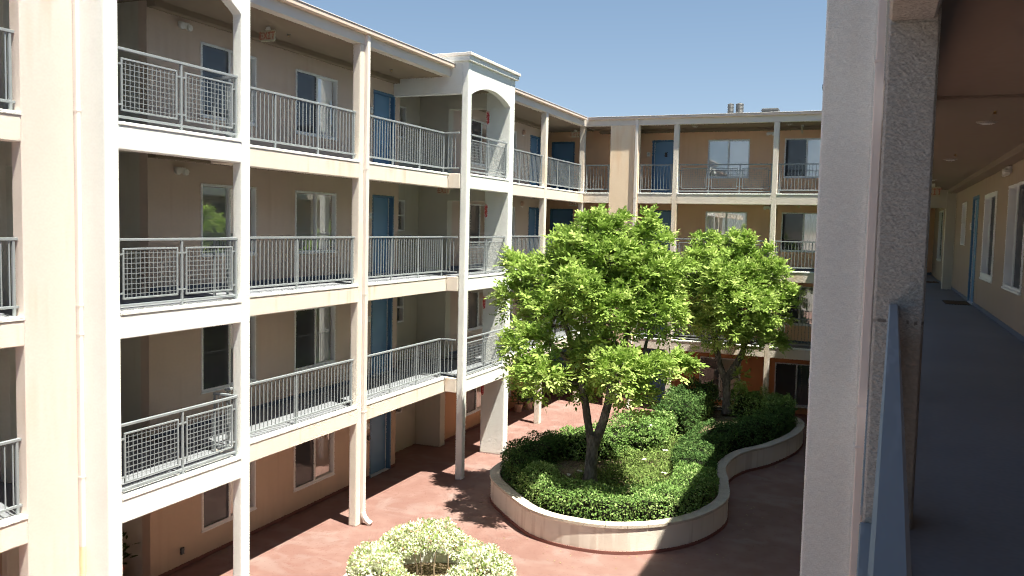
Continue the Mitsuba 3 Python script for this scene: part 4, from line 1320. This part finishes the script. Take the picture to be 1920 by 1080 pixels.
def strap_plant(name, x, y, z, n, length, width, label, cat, seed, colors, rise=(.5, 1.2), trunk=None):
    r = np.random.default_rng(seed)
    k = thing(name, label, cat)
    if trunk:
        put('trunk', tube([(x, y, z), (x, y, z + trunk)], [.07, .06], 10), 'bark', k)
        z = z + trunk
    for i in range(n):
        a = i * 2.4 + r.uniform(-.3, .3)
        up = r.uniform(*rise)
        L = length * r.uniform(.75, 1.15)
        t = np.linspace(0, 1, 7)
        h = L * (t * math.cos(1.25 - up * .5) * .8 + t * t * .28)
        zz = z + L * (up * .75 * t - .62 * t * t)
        wd = width * np.array([.55, .9, 1.0, .95, .8, .5, .05])
        c = np.stack([x + h * math.cos(a), y + h * math.sin(a), zz], 1)
        s = np.array([-math.sin(a), math.cos(a), 0])
        v = np.vstack([c - s * wd[:, None] / 2 + [0, 0, .004], c + s * wd[:, None] / 2 + [0, 0, .004]])
        f = [[j, j + 7, j + 1] for j in range(6)] + [[j + 1, j + 7, j + 8] for j in range(6)]
        col = np.array(colors[0]) + (np.array(colors[1]) - np.array(colors[0])) * r.random()
        put('leaf', (v, np.array(f)), 'leaf', k, color=np.tile(col, (14, 1)), smooth=True)
    return k


AG = [(.13, .25, .07), (.24, .38, .12)]
strap_plant('strap_leaf_plant', 5.55, 20.75, .52, 26, .62, .05, 'strappy green plant in the planter right of the larger tree trunk, the right-hand one', 'plant', 61, AG)
strap_plant('strap_leaf_plant', 4.95, 20.35, .52, 20, .5, .045, 'strappy green plant close beside the larger tree trunk', 'plant', 62, AG)
strap_plant('strap_leaf_plant', 5.1, 21.9, .52, 18, .5, .045, 'dark strappy plant farther back behind the other strappy plants', 'plant', 63, [(.06, .12, .04), (.12, .2, .07)])
strap_plant('palm_plant', 8.15, 30.3, .52, 16, .85, .06, 'small palm-like plant in the shaded far right end of the planter', 'plant', 64, [(.05, .11, .04), (.1, .18, .06)], (.8, 1.5), .25)
# flowers
r = np.random.default_rng(71)
ORD = ['leftmost', 'second from the left', 'third from the left', 'fourth from the left', 'fifth from the left', 'fourth from the right', 'third from the right', 'second from the right', 'rightmost']
spots = [(6.05, 22.8, .95), (5.6, 23.1, .9), (6.35, 22.4, .9), (5.2, 22.3, .8), (6.5, 21.9, .85), (3.95, 20.6, .75), (3.75, 20.35, .7), (5.95, 21.4, .75), (4.9, 23.9, 1.32)]
spots.sort(key=lambda q_: ((np.array(q_) - EYE) @ RGT) / ((np.array(q_) - EYE) @ FWD))
for w_, (x, y, z) in zip(ORD, spots):
    kk = thing('white_flower', f'small white flower in the curved planter, {w_} of the nine', 'flower', 'white flowers in the curved planter')
    for h in range(3):
        c = np.array([x, y, z]) + (r.normal(size=3) * [.04, .04, .02] if h else 0)
        m = M()
        for j in range(6):
            a = j * 1.047 + r.uniform(-.2, .2)
            o = c + np.array([math.cos(a), math.sin(a), .25]) * .045
            sd = np.array([-math.sin(a), math.cos(a), 0]) * .024
            m.add(np.array([c, c + (o - c) * .6 + sd, o, c + (o - c) * .6 - sd]), np.array([[0, 1, 2], [0, 2, 3]]))
        put('bloom', m, 'flower_white', kk)
    put('stem', tube([(x, y, .53), (x + .01, y, (z + .53) / 2), (x, y, z - .003)], .004, 4), 'hedge_core', kk)

# ------------------------------------------------------------------ the round planter in front
CX, CY = 3.52, 13.4
pk = thing('round_planter', 'white round planter at the bottom of the picture holding a pale variegated shrub', 'planter')
put('wall', lathe([(1.42, 0), (1.56, 0), (1.58, .40), (1.60, .41), (1.60, .50), (1.38, .50), (1.38, .3), (1.40, .29)], 72, (CX, CY, .001)), 'stucco_white', pk, smooth=35)
put('soil', lathe([(1.39, .32), (0, .34)], 48, (CX, CY, 0)), 'soil_earth', pk)
r = np.random.default_rng(81)
sk = thing('shrub', 'pale yellow-green variegated shrub clipped in a ring with a hollow middle', 'shrub')
n = 26000
th, ph = r.uniform(0, 2 * np.pi, n), r.uniform(-.75 * np.pi, .75 * np.pi, n) + np.pi / 2 * 0
ph = r.uniform(-.45, np.pi - .25, n)
lump = meshkit.noise(np.stack([np.cos(th) * 1.9, np.sin(th) * 1.9, th * 0 + 2], 1), 3)
lump2 = meshkit.noise(np.stack([np.cos(th) * 5, np.sin(th) * 5, ph * 1.6], 1), 8)
th0 = np.cos(3 * (th - math.radians(117.8)))
R0, rt = 1.03, .36 + .065 * th0 + .14 * (lump - .5) + .20 * (lump2 - .5)
depth = 1 - r.random(n) ** 2 * .35
x = CX + (R0 + rt * depth * np.cos(ph) * 1.05) * np.cos(th)
y = CY + (R0 + rt * depth * np.cos(ph) * 1.05) * np.sin(th)
z = .66 + rt * depth * np.sin(ph) * 1.25 + .08 * th0 + .10 * (lump - .5)
p = np.stack([x, y, z], 1)
nrm = np.stack([np.cos(ph) * np.cos(th), np.cos(ph) * np.sin(th), np.sin(ph)], 1)
ax = unit(nrm * .6 + r.normal(size=(n, 3)) * .6)
ln = r.uniform(.045, .085, n)
v, f, kk = leaf_mesh(p, ax, nrm + r.normal(size=(n, 3)) * .5, ln, ln * .5, four=False)
col = np.where(r.random((n, 1)) < .72, np.array([.82, .86, .67]), np.array([.38, .48, .17])) * r.uniform(.8, 1.12, (n, 1))
col = np.where(r.random((n, 1)) < .04, np.array([.5, .33, .2]), col)
put('foliage', (v, f), 'leaf', sk, color=np.repeat(np.clip(col, 0, .9), kk, axis=0), kind='stuff')
for j in range(14):
    a = j * 2 * np.pi / 14 + r.uniform(-.15, .15)
    a0, b0 = np.array([CX + math.cos(a) * .5, CY + math.sin(a) * .5, .32]), np.array([CX + math.cos(a) * .62, CY + math.sin(a) * .62, .82])
    put('stem', tube([a0, (a0 + b0) / 2 + r.normal(size=3) * .03, b0], [.015, .012, .009], 6), 'soil_earth', sk)

r = np.random.default_rng(95)
a = r.uniform(0, 1, 260)
q = np.array([OP.buffer(r.uniform(.05, 1.0) ** 1.5).exterior.interpolate(t, normalized=True).coords[0] for t in a])
p = np.c_[q, np.full(len(q), .004)]
ax = np.c_[r.normal(size=(len(q), 2)), np.zeros(len(q))]
ln = r.uniform(.03, .08, len(q))
v, f, kk = leaf_mesh(p, ax, np.tile([0, 0, 1.0], (len(q), 1)) + r.normal(size=(len(q), 3)) * .25, ln, ln * .42, four=False)
col = np.array([.22, .15, .07]) + r.random((len(q), 1)) * np.array([.2, .18, .08])
put('fallen_leaves', (v, f), 'hedge_leaf', color=np.repeat(col, kk, axis=0), label='scattered fallen leaves on the red paving round the curved planter', cat='fallen leaves', kind='stuff')

# ------------------------------------------------------------------ pots by the walls
def potted_plant(x, y, rad, h, mat, label, seed, spread, n=140, tone=1.0):
    r = np.random.default_rng(seed)
    k = thing('potted_plant', label, 'potted plant')
    put('pot', lathe([(0, .002), (rad * .72, .002), (rad * .95, h * .85), (rad * 1.05, h * .86), (rad * 1.05, h), (rad * .9, h), (rad * .88, h * .9), (0, h * .9)], 22, (x, y, 0)), mat, k, smooth=35)
    o = np.array([x, y, h]) + r.normal(size=(n, 3)) * [rad * .5, rad * .5, 0] + np.c_[np.zeros((n, 2)), r.random(n) * spread]
    ax = unit(np.c_[r.normal(size=(n, 2)), r.uniform(.1, 1.2, n)])
    ln = r.uniform(.12, .22, n)
    v, f, kk = leaf_mesh(o + ax * r.uniform(0, .2, (n, 1)), ax, np.tile([0, 0, 1.0], (n, 1)) + r.normal(size=(n, 3)) * .4, ln, ln * .35, .3)
    col = (np.array([.06, .12, .03]) + r.random((n, 1)) * np.array([.06, .1, .02])) * tone
    put('foliage', (v, f), 'leaf', k, color=np.repeat(col, kk, axis=0), kind='stuff')
    for j in range(4):
        e = np.array([x, y, h * .9]) + np.r_[r.normal(size=2) * rad * .6, spread * .8]
        put('stem', tube([(x, y, h * .9), e], [.012, .006], 5), 'bark', k)


potted_plant(-1.42, 29.55, .17, .3, 'terracotta', 'nearer of two pale potted plants by the ground floor wall beyond the far tower', 91, .55)
potted_plant(-1.25, 30.15, .17, .3, 'terracotta', 'farther of two pale potted plants by the ground floor wall beyond the far tower', 92, .5)
potted_plant(-2.1, 11.55, .18, .45, 'pot_red', 'dark plant in a red pot in the ground floor alcove at far left', 93, .42, 120, .4)

# ------------------------------------------------------------------ groups of like things
_GROUPS = {'railing': 'walkway railings', 'exit sign': 'exit signs under the walkway ceilings', 'number_plaque': 'number plaques beside the doors', 'extinguisher_sign': 'extinguisher arrow signs on the tower piers',
           'emergency_light': 'emergency lights on the walkway walls', 'ceiling_light': 'flush ceiling lights', 'sprinkler': 'ceiling sprinkler heads', 'wall_lamp': 'wall lamps', 'hedge': 'hedges in the curved planter',
           'door_mat': 'door mats', 'hanging_sign': 'hanging signs', 'roof_vent': 'vents on the far roof', 'strap_leaf_plant': 'strappy plants in the curved planter', 'apartment_wing': 'wings of the apartment building'}
for k_, d_ in labels.items():
    for g_, t_ in _GROUPS.items():
        if d_.get('category') == g_ or k_.startswith(g_):
            d_.setdefault('group', t_)
